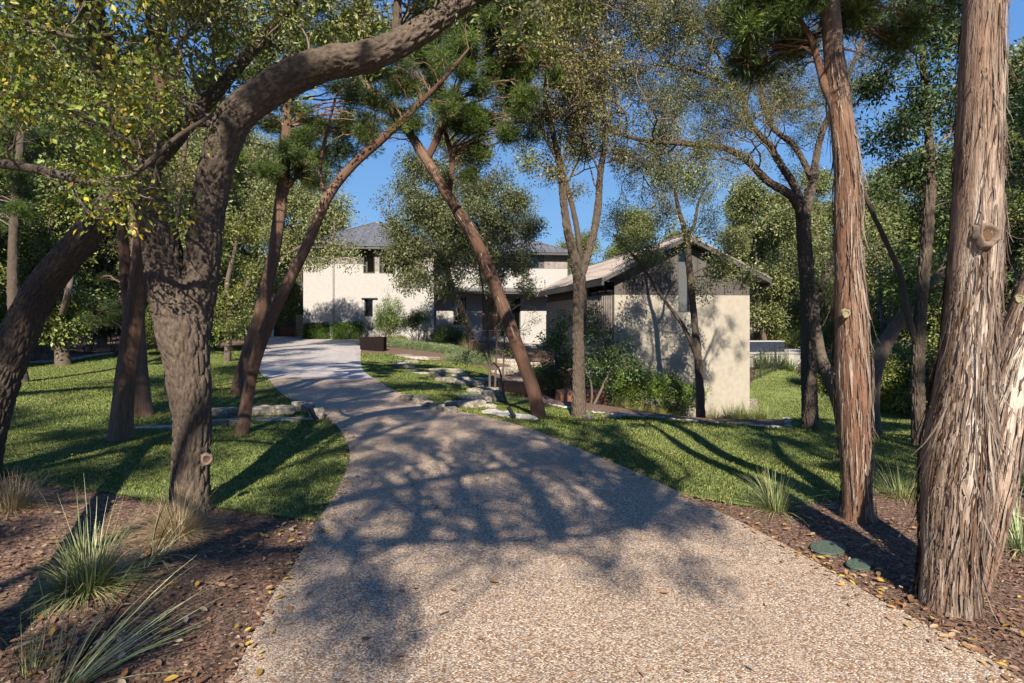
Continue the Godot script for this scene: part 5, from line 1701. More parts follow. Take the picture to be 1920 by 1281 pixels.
	# thin multi stemmed trees in the court
	made.append(tree("multi_stemmed_tree", "thin dark multi stemmed tree with sparse purplish leaves in the court", "", "smooth", [
		[[918, 742, 13.6, 5], [918, 690, 13.6, 4.5], [914, 620, 13.6, 4], [908, 560, 13.6, 3.5], [898, 500, 13.6, 2.5]],
		[[928, 740, 13.6, 4.5], [930, 680, 13.6, 4], [934, 600, 13.6, 3.5], [938, 540, 13.6, 3], [950, 480, 13.6, 2.2]],
		[[940, 738, 13.7, 4], [944, 680, 13.7, 3.5], [947, 620, 13.7, 3], [952, 560, 13.7, 2.2]],
		[[921, 690, 13.6, 4], [895, 640, 13.5, 3], [870, 610, 13.5, 2.5], [850, 600, 13.5, 2]]],
		{"leaf": "dark", "tint": [Color(1.4, 0.9, 1.2), Color(1.0, 1.0, 1.0), Color(1.8, 1.0, 1.2)], "keep": 0.12, "size": 0.6, "grow": [[0, 7, 0.7, 2, 0.3, 1.0], [1, 7, 0.7, 2, 0.3, 1.0], [2, 4, 0.5, 1, 0.3, 1.0], [3, 4, 0.4, 1, 0.4, 1.0]], "blobs": [[895, 662, 13.4, 24, 0.5, 0.45], [925, 655, 13.4, 22, 0.4, 0.5], [960, 658, 13.6, 20, 0.4, 0.5], [868, 672, 13.4, 14, 0.4, 0.4]]}))
	made.append(tree("bare_sapling", "bare bent sapling beside the red cedar", "", "smooth", [
		[[952, 776, 11.5, 6], [951, 760, 11.5, 5], [943, 735, 11.5, 5], [940, 710, 11.5, 4], [935, 690, 11.5, 3], [925, 680, 11.5, 2]]], {"keep": 0.0, "grow": [[0, 4, 0.25, 1, 0.5, 1.0]]}, "sapling"))
	made.append(tree("mountain_laurel", "small tree with long drooping dark leaves beside the box bay", "", "smooth", [
		[[1108, 782, 15.5, 6], [1128, 730, 15.5, 5], [1150, 680, 15.5, 4], [1165, 640, 15.5, 3]],
		[[1104, 782, 15.5, 5], [1110, 740, 15.5, 4], [1104, 690, 15.5, 3], [1095, 640, 15.5, 3], [1100, 590, 15.5, 2]]],
		{"leaf": "dark", "tint": [Color(0.9, 0.95, 1.1), Color(1.3, 1.25, 1.2), Color(0.7, 0.8, 0.9)], "keep": 0.3, "grow": [[0, 6, 0.5, 1, 0.4, 1.0], [1, 6, 0.5, 1, 0.3, 1.0]], "blobs": [[1165, 655, 15.3, 32, 0.55], [1125, 680, 15.4, 30, 0.5], [1105, 620, 15.6, 30, 0.45], [1180, 690, 15.2, 22, 0.45], [1120, 590, 15.7, 20, 0.35]]}))
	made.append(tree("mountain_laurel", "bushy small tree with long drooping leaves by the court wall", "", "smooth", [
		[[1040, 742, 19, 6], [1044, 700, 19, 5], [1042, 660, 19, 4], [1050, 610, 19, 3]]],
		{"leaf": "dark", "tint": [Color(1.2, 1.2, 1.3), Color(1.6, 1.5, 1.4), Color(0.9, 1.0, 1.0)], "keep": 0.3, "grow": [[0, 5, 0.6, 1, 0.4, 1.0]], "blobs": [[1040, 640, 19, 32, 0.6], [1065, 680, 19, 34, 0.6], [1030, 690, 19, 26, 0.6], [1058, 600, 19, 22, 0.45]]}))
	made.append(tree("tall_oak", "tall slender oak in the court lifting its crown high above the house", "", "oak", [
		[[1092, 742, 19.5, 13], [1090, 650, 19.5, 12], [1094, 540, 19.5, 11], [1080, 420, 19.4, 10], [1050, 310, 19.2, 9], [1000, 220, 19, 7], [950, 140, 18.8, 5], [920, 40, 18.6, 3]],
		[[1052, 315, 19.2, 6], [1075, 230, 19.2, 5], [1090, 130, 19.2, 4], [1080, 30, 19.2, 2]],
		[[1000, 222, 19, 5], [930, 230, 18.8, 4], [860, 215, 18.6, 3], [790, 190, 18.4, 2]]],
		{"leaf": "oak", "tint": OLIVE, "keep": 0.6, "grow": [[0, 10, 1.4, 2, 0.55, 1.0], [1, 7, 1.2, 2, 0.2, 1.0], [2, 8, 1.2, 2, 0.2, 1.0]], "lush": 1.5, "blobs": [[980, 200, 19, 60, 0.5], [920, 120, 18.8, 65, 0.5], [1040, 110, 19, 65, 0.5], [860, 210, 18.6, 50, 0.5], [800, 160, 18.5, 50, 0.45], [930, 30, 18.7, 70, 0.5], [1030, 20, 19, 70, 0.5], [840, 60, 18.6, 60, 0.5], [990, 300, 19.1, 36, 0.4], [760, 80, 18.4, 55, 0.45], [1090, 280, 19.2, 36, 0.4]]}))
	# live oak before the house, with a pale leaning trunk
	made.append(tree("live_oak", "spreading live oak with a pale leaning trunk hiding the house centre", "", "smooth", [
		[[889, 664, 29, 15], [880, 620, 29, 12], [862, 570, 29, 11], [846, 535, 29, 11], [838, 490, 28.5, 9], [850, 430, 28, 7], [880, 370, 28, 5]],
		[[842, 520, 29, 9], [810, 470, 28.5, 7], [770, 440, 28, 5], [740, 430, 28, 3]],
		[[840, 500, 29, 8], [890, 460, 28.5, 6], [940, 450, 28, 5], [980, 470, 28, 3]]],
		{"leaf": "oak", "lush": 2.3, "size": 1.0, "tint": [Color(1, 1, 0.95), Color(1.25, 1.2, 1.1), Color(0.75, 0.8, 0.85)], "blobs": [[760, 470, 28, 52, 0.8], [800, 395, 28, 62, 0.85], [870, 470, 28, 62, 0.85], [930, 420, 28, 58, 0.85], [968, 490, 28, 40, 0.75], [738, 420, 28, 38, 0.7], [835, 530, 27, 42, 0.6], [895, 350, 28, 52, 0.8], [790, 520, 27, 28, 0.55], [920, 520, 27.5, 36, 0.55], [845, 440, 27.5, 55, 0.8], [750, 350, 28, 34, 0.6], [965, 380, 28, 36, 0.7], [820, 330, 28, 40, 0.7], [990, 430, 28, 34, 0.6], [760, 530, 27, 24, 0.5], [870, 400, 27, 46, 0.7], [910, 480, 27, 40, 0.6], [715, 385, 28, 26, 0.5], [985, 540, 27.5, 22, 0.4], [860, 300, 28, 36, 0.6], [940, 330, 28, 34, 0.6], [780, 310, 28, 36, 0.55], [900, 280, 28, 36, 0.55], [840, 260, 28, 32, 0.5]]}))
	made.append(tree("live_oak", "grey green oak hanging over the house corner by the drive", "", "smooth", [
		[[472, 650, 25, 17], [484, 590, 25, 15], [508, 510, 25, 13], [540, 440, 25.3, 11], [565, 380, 25.8, 9], [575, 320, 26.3, 6]],
		[[512, 500, 25, 9], [560, 465, 24.5, 7], [610, 455, 24, 5], [650, 468, 24, 3]]],
		{"leaf": "oak", "lush": 2.0, "tint": GREYGREEN, "blobs": [[600, 425, 24.5, 48, 0.7], [640, 465, 24, 34, 0.65], [565, 380, 25, 50, 0.75], [625, 385, 24.5, 36, 0.6], [660, 492, 24, 18, 0.4], [535, 450, 25, 46, 0.75], [590, 480, 24.5, 30, 0.55], [660, 420, 24, 18, 0.4], [520, 360, 25, 50, 0.7], [580, 330, 25, 30, 0.5], [485, 300, 26.5, 40, 0.6], [525, 285, 26.5, 40, 0.6], [560, 300, 26.5, 38, 0.6], [590, 325, 26.5, 30, 0.55]]}))
	made.append(tree("yellowing_tree", "yellow green leafy tree between the oak and the concrete drive", "", "smooth", [
		[[425, 652, 19, 12], [430, 600, 19, 10], [425, 540, 19, 9], [440, 470, 19, 7], [455, 400, 19, 5]],
		[[428, 590, 19, 8], [460, 540, 19, 6], [485, 490, 19, 4]]],
		{"leaf": "yellow", "lush": 1.8, "tint": [Color(0.75, 0.95, 0.6), Color(0.9, 1.0, 0.6), Color(0.6, 0.85, 0.5)], "blobs": [[420, 560, 19, 42, 0.55], [470, 510, 19, 44, 0.5], [410, 480, 19, 44, 0.55], [455, 430, 19, 46, 0.55], [490, 450, 19, 30, 0.5], [430, 610, 18.5, 28, 0.45], [480, 580, 19.5, 26, 0.4], [400, 420, 19, 40, 0.5], [500, 390, 19.5, 40, 0.5]]}))
	for r in made:
		r.remove_meta("axes")

func bg_tree(called: String, label: String, group: String, px: float, d: float, top: float, bottom: float, wpx: float, leaf: String, tint: Array, dens := 0.7, thick := 0.4) -> void:
	rng.seed = int(px * 31 + d * 7)
	var ground_y := HORIZON + (EYE - hgt((px - 960.0) / F * d, d)) / d * F
	var tp := thick * F / d
	var lean := rng.randf_range(-30, 30)
	var trunk := [[px, ground_y, d, tp], [px + lean * 0.3, lerpf(ground_y, bottom, 0.5), d, tp * 0.85], [px + lean * 0.6, bottom, d, tp * 0.7], [px + lean, lerpf(bottom, top, 0.5), d, tp * 0.4], [px + lean * 1.2, top + (bottom - top) * 0.15, d, tp * 0.15]]
	var limbs := [trunk]
	for k in 3:
		var s := -1.0 if k % 2 else 1.0
		var a := rng.randf_range(0.2, 0.7)
		var y := lerpf(ground_y, bottom, 0.9)
		limbs.append([[px + lean * 0.55, y, d, tp * 0.5], [px + s * wpx * 0.2 * a, lerpf(y, top, 0.25), d + rng.randf_range(-1, 1), tp * 0.35], [px + s * wpx * 0.45 * a, lerpf(y, top, 0.5), d + rng.randf_range(-1.5, 1.5), tp * 0.15]])
	var blobs := []
	var n := clampi(int(wpx * (bottom - top) / 4200.0), 7, 18)
	for k in n:
		var v := (k + rng.randf()) / n
		var u := rng.randf_range(-1, 1) * sin(PI * clampf(v * 0.85 + 0.1, 0, 1))
		blobs.append([px + lean * 0.7 + u * wpx * 0.42, lerpf(top, bottom, v), d + rng.randf_range(-1.2, 1.2) * wpx / F * d * 0.3, wpx * rng.randf_range(0.18, 0.27), dens * rng.randf_range(0.75, 1.2)])
	var t := tree(called, label, group, "smooth", limbs, {"leaf": leaf, "tint": tint, "blobs": blobs, "size": 0.85 if leaf == "far" else 1.0, "lush": 1.15 if leaf == "far" else 1.0})
	t.remove_meta("axes")

func far_trees() -> void:
	var wood := ["olive green trees of the wood past the shaded lawn", "grey green trees of the wood past the shaded lawn"]
	var lw := ["olive green oak in the wood along the shaded lawn's far side", "pale grey green oak in the wood along the shaded lawn's far side"]
	var back := ["olive green oak rising behind the roofs of the house", "pale grey green oak rising behind the roofs of the house"]
	var slope := ["olive green oak on the wooded slope past the pool", "pale grey green oak on the wooded slope past the pool"]
	for q in [[-60, 19, 100, 560, 210, 0], [40, 24, 190, 560, 170, 1], [120, 17, 330, 610, 120, 0], [190, 27, 130, 560, 190, 1], [275, 21, 260, 600, 130, 0], [330, 30, 120, 560, 190, 1], [395, 26, 300, 600, 120, 0], [-150, 15, 120, 600, 240, 0], [460, 34, 220, 590, 150, 1], [90, 34, 60, 480, 260, 1], [520, 38, 330, 600, 110, 0], [230, 36, 200, 590, 200, 0], [0, 28, 300, 620, 160, 1], [60, 21, 380, 640, 110, 0], [350, 22, 330, 610, 110, 1], [-40, 40, 120, 560, 260, 0], [300, 44, 250, 590, 200, 0], [420, 42, 330, 600, 150, 1]]:
		bg_tree("woodland_oak", lw[q[5]], wood[q[5]], q[0], q[1], q[2], q[3], q[4], "far", GREYGREEN if q[5] else OLIVE, 0.6)
	for q in [[610, 54, 375, 560, 120, 1], [560, 47, 430, 610, 90, 0], [530, 52, 380, 600, 120, 1], [470, 50, 300, 590, 150, 0], [1095, 56, 455, 570, 100, 0], [1180, 50, 405, 560, 120, 0], [1270, 52, 440, 560, 100, 1], [1010, 60, 490, 570, 80, 0]]:
		bg_tree("woodland_oak", back[q[5]], ["olive trees behind the roofs", "grey green trees behind the roofs"][q[5]], q[0], q[1], q[2], q[3], q[4], "far", GREYGREEN if q[5] else OLIVE, 0.8)
	for q in [[1440, 36, 350, 600, 140, 1], [1530, 42, 330, 620, 140, 1], [1390, 44, 380, 580, 110, 0], [1600, 31, 380, 640, 120, 0], [1660, 26, 410, 660, 110, 1], [1700, 38, 330, 640, 150, 1], [1780, 29, 300, 650, 150, 0], [1850, 22, 260, 690, 140, 0], [1930, 18, 120, 690, 180, 1], [1560, 48, 400, 640, 140, 0], [1650, 46, 470, 680, 130, 1], [1480, 50, 420, 620, 120, 0], [2020, 14, 60, 700, 220, 0], [1720, 46, 420, 680, 150, 0], [1620, 56, 430, 660, 170, 1], [1500, 60, 450, 640, 170, 0], [1580, 38, 470, 660, 110, 1], [1890, 34, 200, 640, 190, 1], [1820, 44, 300, 660, 170, 1]]:
		bg_tree("slope_oak", slope[q[5]], ["olive trees on the wooded slope", "grey green trees on the wooded slope"][q[5]], q[0], q[1], q[2], q[3], q[4], "far", GREYGREEN if q[5] else OLIVE, 0.6)

func unseen_trees() -> void:
	# trees on the viewer's side of the drive; their crowns throw the dappled shade on the drive and the lawns
	var made := []
	rng.seed = 77
	var tufts := []
	while tufts.size() < 230:
		var land := rng.randf_range(2.5, 9.4)
		var x := rng.randf_range(-2.2, 1.55)
		if land < 3.5 + 0.35 * sin(x * 5.0) and x > -0.35:
			continue
		if land < 4.4 and rng.randf() < 0.45:
			continue
		var h := rng.randf_range(5.0, 7.0) + maxf(0.0, land - 5.0) * 0.4
		tufts.append([x, h, land - 1.327 * h, rng.randf_range(0.10, 0.25), 0.52])
	made.append(tree("roadside_oak", "oak beside the drive whose crown shades the pebbled drive", "", "oak", [
		[[-4.4, 0, -6.5, 0.4], [-4.2, 3.0, -6.2, 0.34], [-3.2, 5.2, -5.2, 0.26], [-2.0, 6.4, -4.4, 0.16], [-0.7, 7.0, -3.8, 0.11], [0.8, 7.2, -3.4, 0.06]],
		[[-2.2, 6.2, -4.5, 0.12], [-1.2, 6.2, -4.3, 0.08], [0.4, 6.0, -3.9, 0.05], [1.2, 6.1, -3.6, 0.03]],
		[[-3.3, 5.1, -5.3, 0.15], [-2.6, 6.8, -4.0, 0.1], [-1.4, 8.2, -2.6, 0.05], [0.2, 8.6, -2.0, 0.03]]],
		{"metres": true, "leaf": "oak", "tint": OLIVE, "keep": 0.5, "kids": 3, "grow": [[0, 5, 0.9, 2, 0.6, 1.0], [1, 5, 0.7, 2, 0.2, 1.0], [2, 5, 0.9, 2, 0.3, 1.0]], "blobs": tufts}))
	made.append(tree("roadside_oak", "wide oak beside the drive whose crown shades the mulch and the shaded lawn", "", "oak", [
		[[-7.0, 0.1, -4.0, 0.42], [-6.6, 2.6, -3.8, 0.36], [-6.0, 4.5, -3.4, 0.28], [-5.0, 6.2, -2.8, 0.18], [-4.0, 7.6, -2.4, 0.1]],
		[[-6.1, 4.3, -3.5, 0.2], [-7.2, 6.2, -3.0, 0.13], [-8.0, 7.6, -2.6, 0.07]]],
		{"metres": true, "leaf": "oak", "tint": OLIVE, "keep": 0.8, "grow": [[0, 12, 1.4, 2, 0.5, 1.0], [1, 8, 1.3, 2, 0.3, 1.0]], "blobs": [[-2.9, 4.7, -3.5, 0.3, 0.8], [-2.0, 5.4, -3.3, 0.3, 0.8], [-3.8, 5.2, -3.0, 0.4, 0.8], [-4.4, 5.8, -2.4, 0.8, 0.7], [-5.4, 6.8, -1.6, 0.9, 0.7], [-6.6, 6.2, -2.2, 0.9, 0.7], [-4.0, 7.2, -1.2, 0.8, 0.65], [-7.6, 7.2, -1.4, 1.0, 0.7], [-5.6, 7.8, -0.8, 0.9, 0.6], [-3.0, 8.0, -1.0, 0.7, 0.6], [-2.6, 7.0, -1.6, 0.5, 0.6]]}))
	made.append(tree("roadside_oak", "slender oak behind the leaning oak, shading the lawn's near edge", "", "oak", [
		[[-5.2, 0.1, 1.2, 0.3], [-5.3, 2.6, 1.2, 0.26], [-5.0, 4.6, 1.2, 0.2], [-4.6, 6.4, 1.4, 0.12], [-4.2, 8.0, 1.6, 0.06]]],
		{"metres": true, "leaf": "oak", "tint": OLIVE, "keep": 0.7, "grow": [[0, 12, 1.3, 2, 0.5, 1.0]], "blobs": [[-4.6, 5.2, 1.2, 0.7, 0.6], [-5.4, 6.2, 1.4, 0.9, 0.6], [-4.0, 6.6, 1.5, 0.8, 0.55], [-4.8, 7.6, 1.6, 0.9, 0.55], [-3.4, 7.6, 1.6, 0.7, 0.5], [-6.2, 7.2, 1.2, 0.8, 0.6]]}))
	made.append(tree("roadside_cedar", "cedar beside the drive casting long shade over the sloping lawn", "", "cedar", [
		[[5.6, -0.2, 0.4, 0.3], [5.6, 3.0, 0.4, 0.26], [5.5, 6.0, 0.5, 0.2], [5.5, 9.0, 0.5, 0.08]]],
		{"metres": true, "leaf": "cedar", "tint": CEDARS, "blobs": [[5.5, 5.6, 0.4, 0.8, 0.6], [5.3, 6.8, 0.5, 0.9, 0.6], [5.8, 8.0, 0.5, 0.8, 0.6], [4.8, 7.4, 0.6, 0.6, 0.5]]}))
	made.append(tree("roadside_cedar", "second cedar beside the drive casting shade towards the gabled building", "", "cedar", [
		[[8.4, -0.5, 3.2, 0.3], [8.3, 3.0, 3.2, 0.26], [8.2, 6.0, 3.2, 0.2], [8.2, 9.5, 3.2, 0.08]]],
		{"metres": true, "leaf": "cedar", "tint": CEDARS, "blobs": [[8.2, 5.0, 3.2, 0.8, 0.6], [8.0, 6.4, 3.2, 1.0, 0.6], [8.5, 7.8, 3.2, 0.9, 0.6]]}))
	made.append(tree("roadside_cedar", "slender cedar beside the drive throwing trunk shade over the lawn slope", "", "cedar", [
		[[3.7, 0.0, -2.6, 0.2], [3.75, 3.0, -2.6, 0.17], [3.8, 6.0, -2.6, 0.13], [3.8, 8.6, -2.6, 0.05]]],
		{"metres": true, "leaf": "cedar", "tint": CEDARS, "blobs": [[3.9, 6.2, -2.6, 0.45, 0.5], [3.8, 7.2, -2.6, 0.55, 0.5], [4.2, 8.2, -2.6, 0.5, 0.5]]}))
	made.append(tree("roadside_oak", "crooked oak beside the drive streaking the lawn slope with shade", "", "oak", [
		[[4.8, -0.1, -0.6, 0.22], [4.6, 2.2, -0.6, 0.18], [4.9, 4.2, -0.5, 0.14], [4.5, 6.2, -0.3, 0.09], [4.7, 8.0, 0.0, 0.04]],
		[[4.85, 4.0, -0.5, 0.1], [5.6, 5.4, -0.3, 0.07], [6.2, 6.8, 0.0, 0.03]],
		[[4.75, 4.6, -0.5, 0.09], [4.0, 5.6, -0.2, 0.06], [3.6, 7.0, 0.2, 0.03]]],
		{"metres": true, "leaf": "oak", "tint": OLIVE, "keep": 0.5, "grow": [[0, 7, 0.9, 2, 0.5, 1.0], [1, 6, 0.8, 2, 0.3, 1.0], [2, 6, 0.8, 2, 0.3, 1.0]]}))
	made.append(tree("roadside_oak", "tall oak beside the drive whose crown dapples the far concrete", "", "oak", [
		[[-9.5, 0.2, 3.0, 0.45], [-9.2, 3.5, 3.2, 0.38], [-8.6, 6.0, 3.6, 0.3], [-7.8, 8.5, 4.0, 0.16], [-7.2, 10.5, 4.4, 0.08]]],
		{"metres": true, "leaf": "oak", "tint": OLIVE, "keep": 0.8, "grow": [[0, 12, 1.6, 2, 0.4, 1.0]], "blobs": [[-7.6, 6.6, 3.8, 1.2, 0.6], [-8.8, 7.6, 3.4, 1.2, 0.6], [-7.0, 8.6, 4.2, 1.2, 0.55], [-8.2, 9.8, 4.2, 1.2, 0.55], [-6.4, 10.0, 4.8, 1.1, 0.5]]}))
	for r in made:
		r.remove_meta("axes")

# ---------------------------------------------------------------- plants, stones, grass, litter
func low_plants() -> void:
	var straw := [Color(0.36, 0.28, 0.17), Color(0.30, 0.22, 0.13), Color(0.24, 0.20, 0.10)]
	var sedge := [Color(0.22, 0.25, 0.10), Color(0.16, 0.20, 0.07), Color(0.30, 0.29, 0.15), Color(0.12, 0.16, 0.05)]
	var pale := [Color(0.26, 0.31, 0.16), Color(0.19, 0.25, 0.10), Color(0.34, 0.36, 0.22)]
	blades("ornamental_grass", "rounded dry straw coloured grass clump at the foot of the forked oak", "grass clump", gnd(335, 1010), 800, 0.34, 0.0032, straw, {"spread": 0.1, "low": 0.2})
	blades("ornamental_grass", "dry straw coloured grass clump at the edge of the mulch and lawn", "grass clump", gnd(22, 960), 600, 0.34, 0.0032, straw, {"spread": 0.1, "low": 0.3})
	blades("ornamental_grass", "large pale green arching grass clump with long loose blades in the mulch", "grass clump", gnd(165, 1115), 760, 0.36, 0.0045, sedge, {"spread": 0.09, "low": 0.3, "arch": 1.1})
	blades("ornamental_grass", "tall thin blades rising from the large pale green clump", "grass clump", gnd(172, 1108), 36, 0.62, 0.004, pale, {"spread": 0.05, "low": 0.95, "arch": 0.7})
	blades("ornamental_grass", "loose long green blades sprawling over the mulch beside the dry clump", "grass clump", gnd(285, 1050), 40, 0.5, 0.005, pale, {"spread": 0.06, "low": 0.15, "arch": 0.9, "bias": Vector3(0.4, 0, 0.3)})
	blades("ornamental_grass", "fan of long pale blades sweeping over the mulch towards the drive", "grass clump", gnd(120, 1300), 70, 0.62, 0.006, pale, {"spread": 0.05, "low": 0.25, "arch": 0.5, "bias": Vector3(0.75, 0.1, -0.15)})
	blades("ornamental_grass", "sparse upright green blades in the dark mulch corner", "grass clump", gnd(62, 1265), 40, 0.28, 0.004, sedge, {"spread": 0.05, "low": 0.8})
	blades("ornamental_grass", "arching green grass clump on the lawn edge by the slim cedar's shadow", "grass clump", gnd(1455, 960), 330, 0.38, 0.0045, sedge, {"spread": 0.08, "low": 0.35})
	blades("ornamental_grass", "low grass clump spreading between the two shaggy cedars", "grass clump", gnd(1690, 935), 260, 0.36, 0.0045, [Color(0.16, 0.2, 0.06), Color(0.12, 0.17, 0.05), Color(0.3, 0.29, 0.14)], {"spread": 0.1, "low": 0.2})
	blades("ornamental_grass", "bleached fountain grass clump beside the stout cedar's second stem", "grass clump", gnd(1915, 1030), 300, 0.42, 0.0045, pale, {"spread": 0.08, "low": 0.25, "arch": 1.1})
	blades("ornamental_grass", "grey green grass clump in the shade behind the stout cedar", "grass clump", gnd(1905, 915), 240, 0.45, 0.0045, sedge, {"spread": 0.08, "low": 0.3})
	# white gravel border shrubs on the far lawn side
	var green := [Color(1, 1, 0.8), Color(1.3, 1.25, 0.9), Color(0.8, 0.9, 0.7)]
	shrub("round_shrub", "bushy green shrub with splayed stems in the white gravel", gnd(62, 678), 2.1, 0.95, {"tint": green, "bare": 0.16, "dens": 0.5, "stems": 9})
	shrub("round_shrub", "dark shrub mass under the wood behind the white gravel", gnd(165, 662), 2.4, 1.6, {"tint": DARK, "dens": 0.35, "size": 1.3})
	shrub("round_shrub", "yellowish loose shrub drooping beside the dark ribbed cedar", gnd(215, 662), 2.2, 1.3, {"leaf": "yellow", "tint": [Color(0.6, 0.85, 0.5), Color(0.8, 0.95, 0.6)], "dens": 0.35, "size": 1.1})
	shrub("round_shrub", "yellow green shrub behind the forked oak trunk", gnd(300, 664), 1.8, 1.1, {"leaf": "yellow", "tint": [Color(0.6, 0.95, 0.5), Color(0.8, 1.0, 0.6)], "dens": 0.35, "size": 1.1})
	shrub("round_shrub", "shaded shrub at the lawn's end by the leaning oak", gnd(-60, 690), 2.2, 1.3, {"tint": DARK, "dens": 0.35, "size": 1.2})
	shrub("round_shrub", "dark shrub below the yellow green leafy tree", at(400, 640, 24), 1.8, 1.5, {"tint": DARK, "dens": 0.35, "size": 1.3})
	# clipped hedges along the house
	var t := 0.128
	var base := Vector3(-13.32, 0, -36.3)
	var place := func(px: float, z: float) -> Vector3:
		var d := 36.5 - z
		return Vector3((px - 960.0) / F * d, 0.02, -d)
	hedge("short clipped dark hedge between the house corner and the downpipe", Vector3(-0.68, 0, -0.5), Vector3(0.68, 0.92, 0), t, place.call(592, 0.45))
	hedge("long clipped dark hedge beside the downpipe and the spiky plant", Vector3(-0.85, 0, -0.6), Vector3(0.95, 0.98, 0), t, place.call(650, 0.8))
	# planting bed before the house
	var B := func(px: float, d: float) -> Vector3: return Vector3((px - 960.0) / F * d, 0, -d)
	blades("yucca", "bright green spiky yucca in front of the long hedge", "yucca", B.call(654, 34.0), 90, 0.6, 0.03, [Color(0.2, 0.27, 0.09), Color(0.27, 0.33, 0.12)], {"low": 0.15, "stiff": 0.9, "spread": 0.05, "lift": 0.15})
	blades("yucca", "tall grey green yucca tree behind the steel planter", "yucca", B.call(694, 31.5), 160, 0.75, 0.03, [Color(0.17, 0.21, 0.15), Color(0.13, 0.17, 0.11), Color(0.24, 0.27, 0.19)], {"low": -0.2, "stiff": 0.95, "spread": 0.08, "lift": 0.75})
	blades("ornamental_grass", "buff feathery grass clump beside the steel planter", "grass clump", B.call(681, 29.5), 260, 0.75, 0.02, [Color(0.24, 0.22, 0.13), Color(0.17, 0.19, 0.10)], {"low": 0.5, "spread": 0.15})
	blades("ornamental_grass", "tan grass clump rising behind the steel planter", "grass clump", B.call(712, 30.0), 220, 0.8, 0.02, [Color(0.30, 0.26, 0.14), Color(0.2, 0.2, 0.1)], {"low": 0.6, "spread": 0.12})
	blades("yucca", "pale blue spherical yucca on a short trunk in the planting bed", "yucca", B.call(798, 32.0), 240, 0.75, 0.028, [Color(0.30, 0.36, 0.33), Color(0.24, 0.30, 0.27), Color(0.38, 0.42, 0.37)], {"low": -0.35, "stiff": 1.0, "spread": 0.05, "lift": 0.75})
	var trunk := Twigs.new()
	var tp: Vector3 = B.call(798, 32.0)
	var yt := hgt(tp.x, 32.0)
	trunk.tube(PackedVector3Array([Vector3(0, -0.1, 0), Vector3(0, 0.3, 0.01), Vector3(0, 0.72, 0)]), 0.16, 0.13, 10)
	get_node("yucca_002").add_child(_mesh_node("trunk", arrays_mesh(trunk.v, trunk.n, trunk.i), M.cut_old))
	shrub("garden_shrub", "tall upright green shrub beside the lower window", B.call(727, 33.5), 2.3, 0.72, {"tint": green, "dens": 0.42, "bare": 0.08, "stems": 8, "size": 1.2})
	shrub("garden_shrub", "wide green shrub with bare pale stems before the white wall", B.call(780, 34.0), 2.0, 1.25, {"tint": green, "dens": 0.28, "bare": 0.4, "stems": 7, "size": 1.15})
	shrub("garden_shrub", "low bright green shrub left of the live oak's trunk".replace("left of", "close to"), B.call(836, 33.0), 1.15, 0.8, {"tint": green, "dens": 0.45, "bare": 0.05, "size": 1.2})
	shrub("garden_shrub", "low bright green shrub below the entrance window", B.call(864, 33.5), 1.1, 0.7, {"tint": green, "dens": 0.45, "bare": 0.05, "size": 1.2})
	blades("ornamental_grass", "purple plumed grass clump near the pale leaning trunk", "grass clump", B.call(878, 28.0), 240, 0.95, 0.018, [Color(0.22, 0.12, 0.12), Color(0.2, 0.2, 0.09), Color(0.28, 0.24, 0.12)], {"low": 0.5, "spread": 0.18})
	for q in [[735, 31.0], [752, 31.5], [825, 31.5], [845, 31.0], [868, 30.0]]:
		shrub("ground_cover_plant", "small yellow green ground cover mound in the bed before the house", B.call(q[0], q[1]), 0.4, 0.45, {"leaf": "yellow", "tint": [Color(0.9, 1, 0.8)], "dens": 0.8, "bare": 0.0, "stems": 4, "group": "ground cover mounds in the bed", "category": "plant"})
	for q in [[800, 28.0], [830, 27.5], [855, 27.0], [775, 28.5], [745, 29.0], [815, 29.5], [845, 29.0], [880, 26.0], [905, 25.5], [860, 24.5]]:
		shrub("ground_cover_plant", "low silvery mat plant beside the limestone steps", B.call(q[0], q[1]), 0.3, 0.7, {"leaf": "far", "tint": [Color(2.0, 2.1, 2.6), Color(1.6, 1.8, 2.0)], "dens": 0.5, "size": 0.5, "bare": 0.0, "stems": 4, "group": "silvery mats by the steps", "category": "plant"})
	shrub("green_tree", "small bright green tree in front of the slat fence", at(535, 626, 40.5), 2.9, 1.2, {"tint": [Color(1.3, 1.5, 0.8), Color(1.6, 1.7, 1.0)], "dens": 0.35, "bare": 0.35, "size": 1.4, "category": "tree"})
	# bed along the gable wall
	var bed := [Color(1.5, 1.5, 0.9), Color(2.0, 1.85, 1.0), Color(1.1, 1.2, 0.8)]
	shrub("bed_shrub", "wide light green shrub against the tan gable wall", at(1190, 790, 19.6), 1.75, 0.85, {"tint": bed, "dens": 0.42, "bare": 0.05, "size": 1.05})
	shrub("bed_shrub", "round light green shrub in the shadow of the thin twisted oak", at(1268, 795, 19.8), 1.5, 0.62, {"tint": bed, "dens": 0.42, "bare": 0.05, "size": 1.0})
	shrub("bed_shrub", "narrow shrub at the corner under the box bay", at(1142, 785, 19.5), 1.2, 0.4, {"tint": DARK, "dens": 0.5, "bare": 0.05})
	shrub("bed_shrub", "green shrub between the red cedar and the court steps", at(1022, 735, 20.5), 1.0, 0.55, {"tint": bed, "dens": 0.5, "bare": 0.05})
	shrub("bed_shrub", "rusty brown low shrub behind the red cedar's foot", at(1035, 745, 19), 0.8, 0.6, {"leaf": "yellow", "tint": [Color(1.2, 0.8, 0.7), Color(0.8, 0.8, 0.6)], "dens": 0.5, "bare": 0.0})
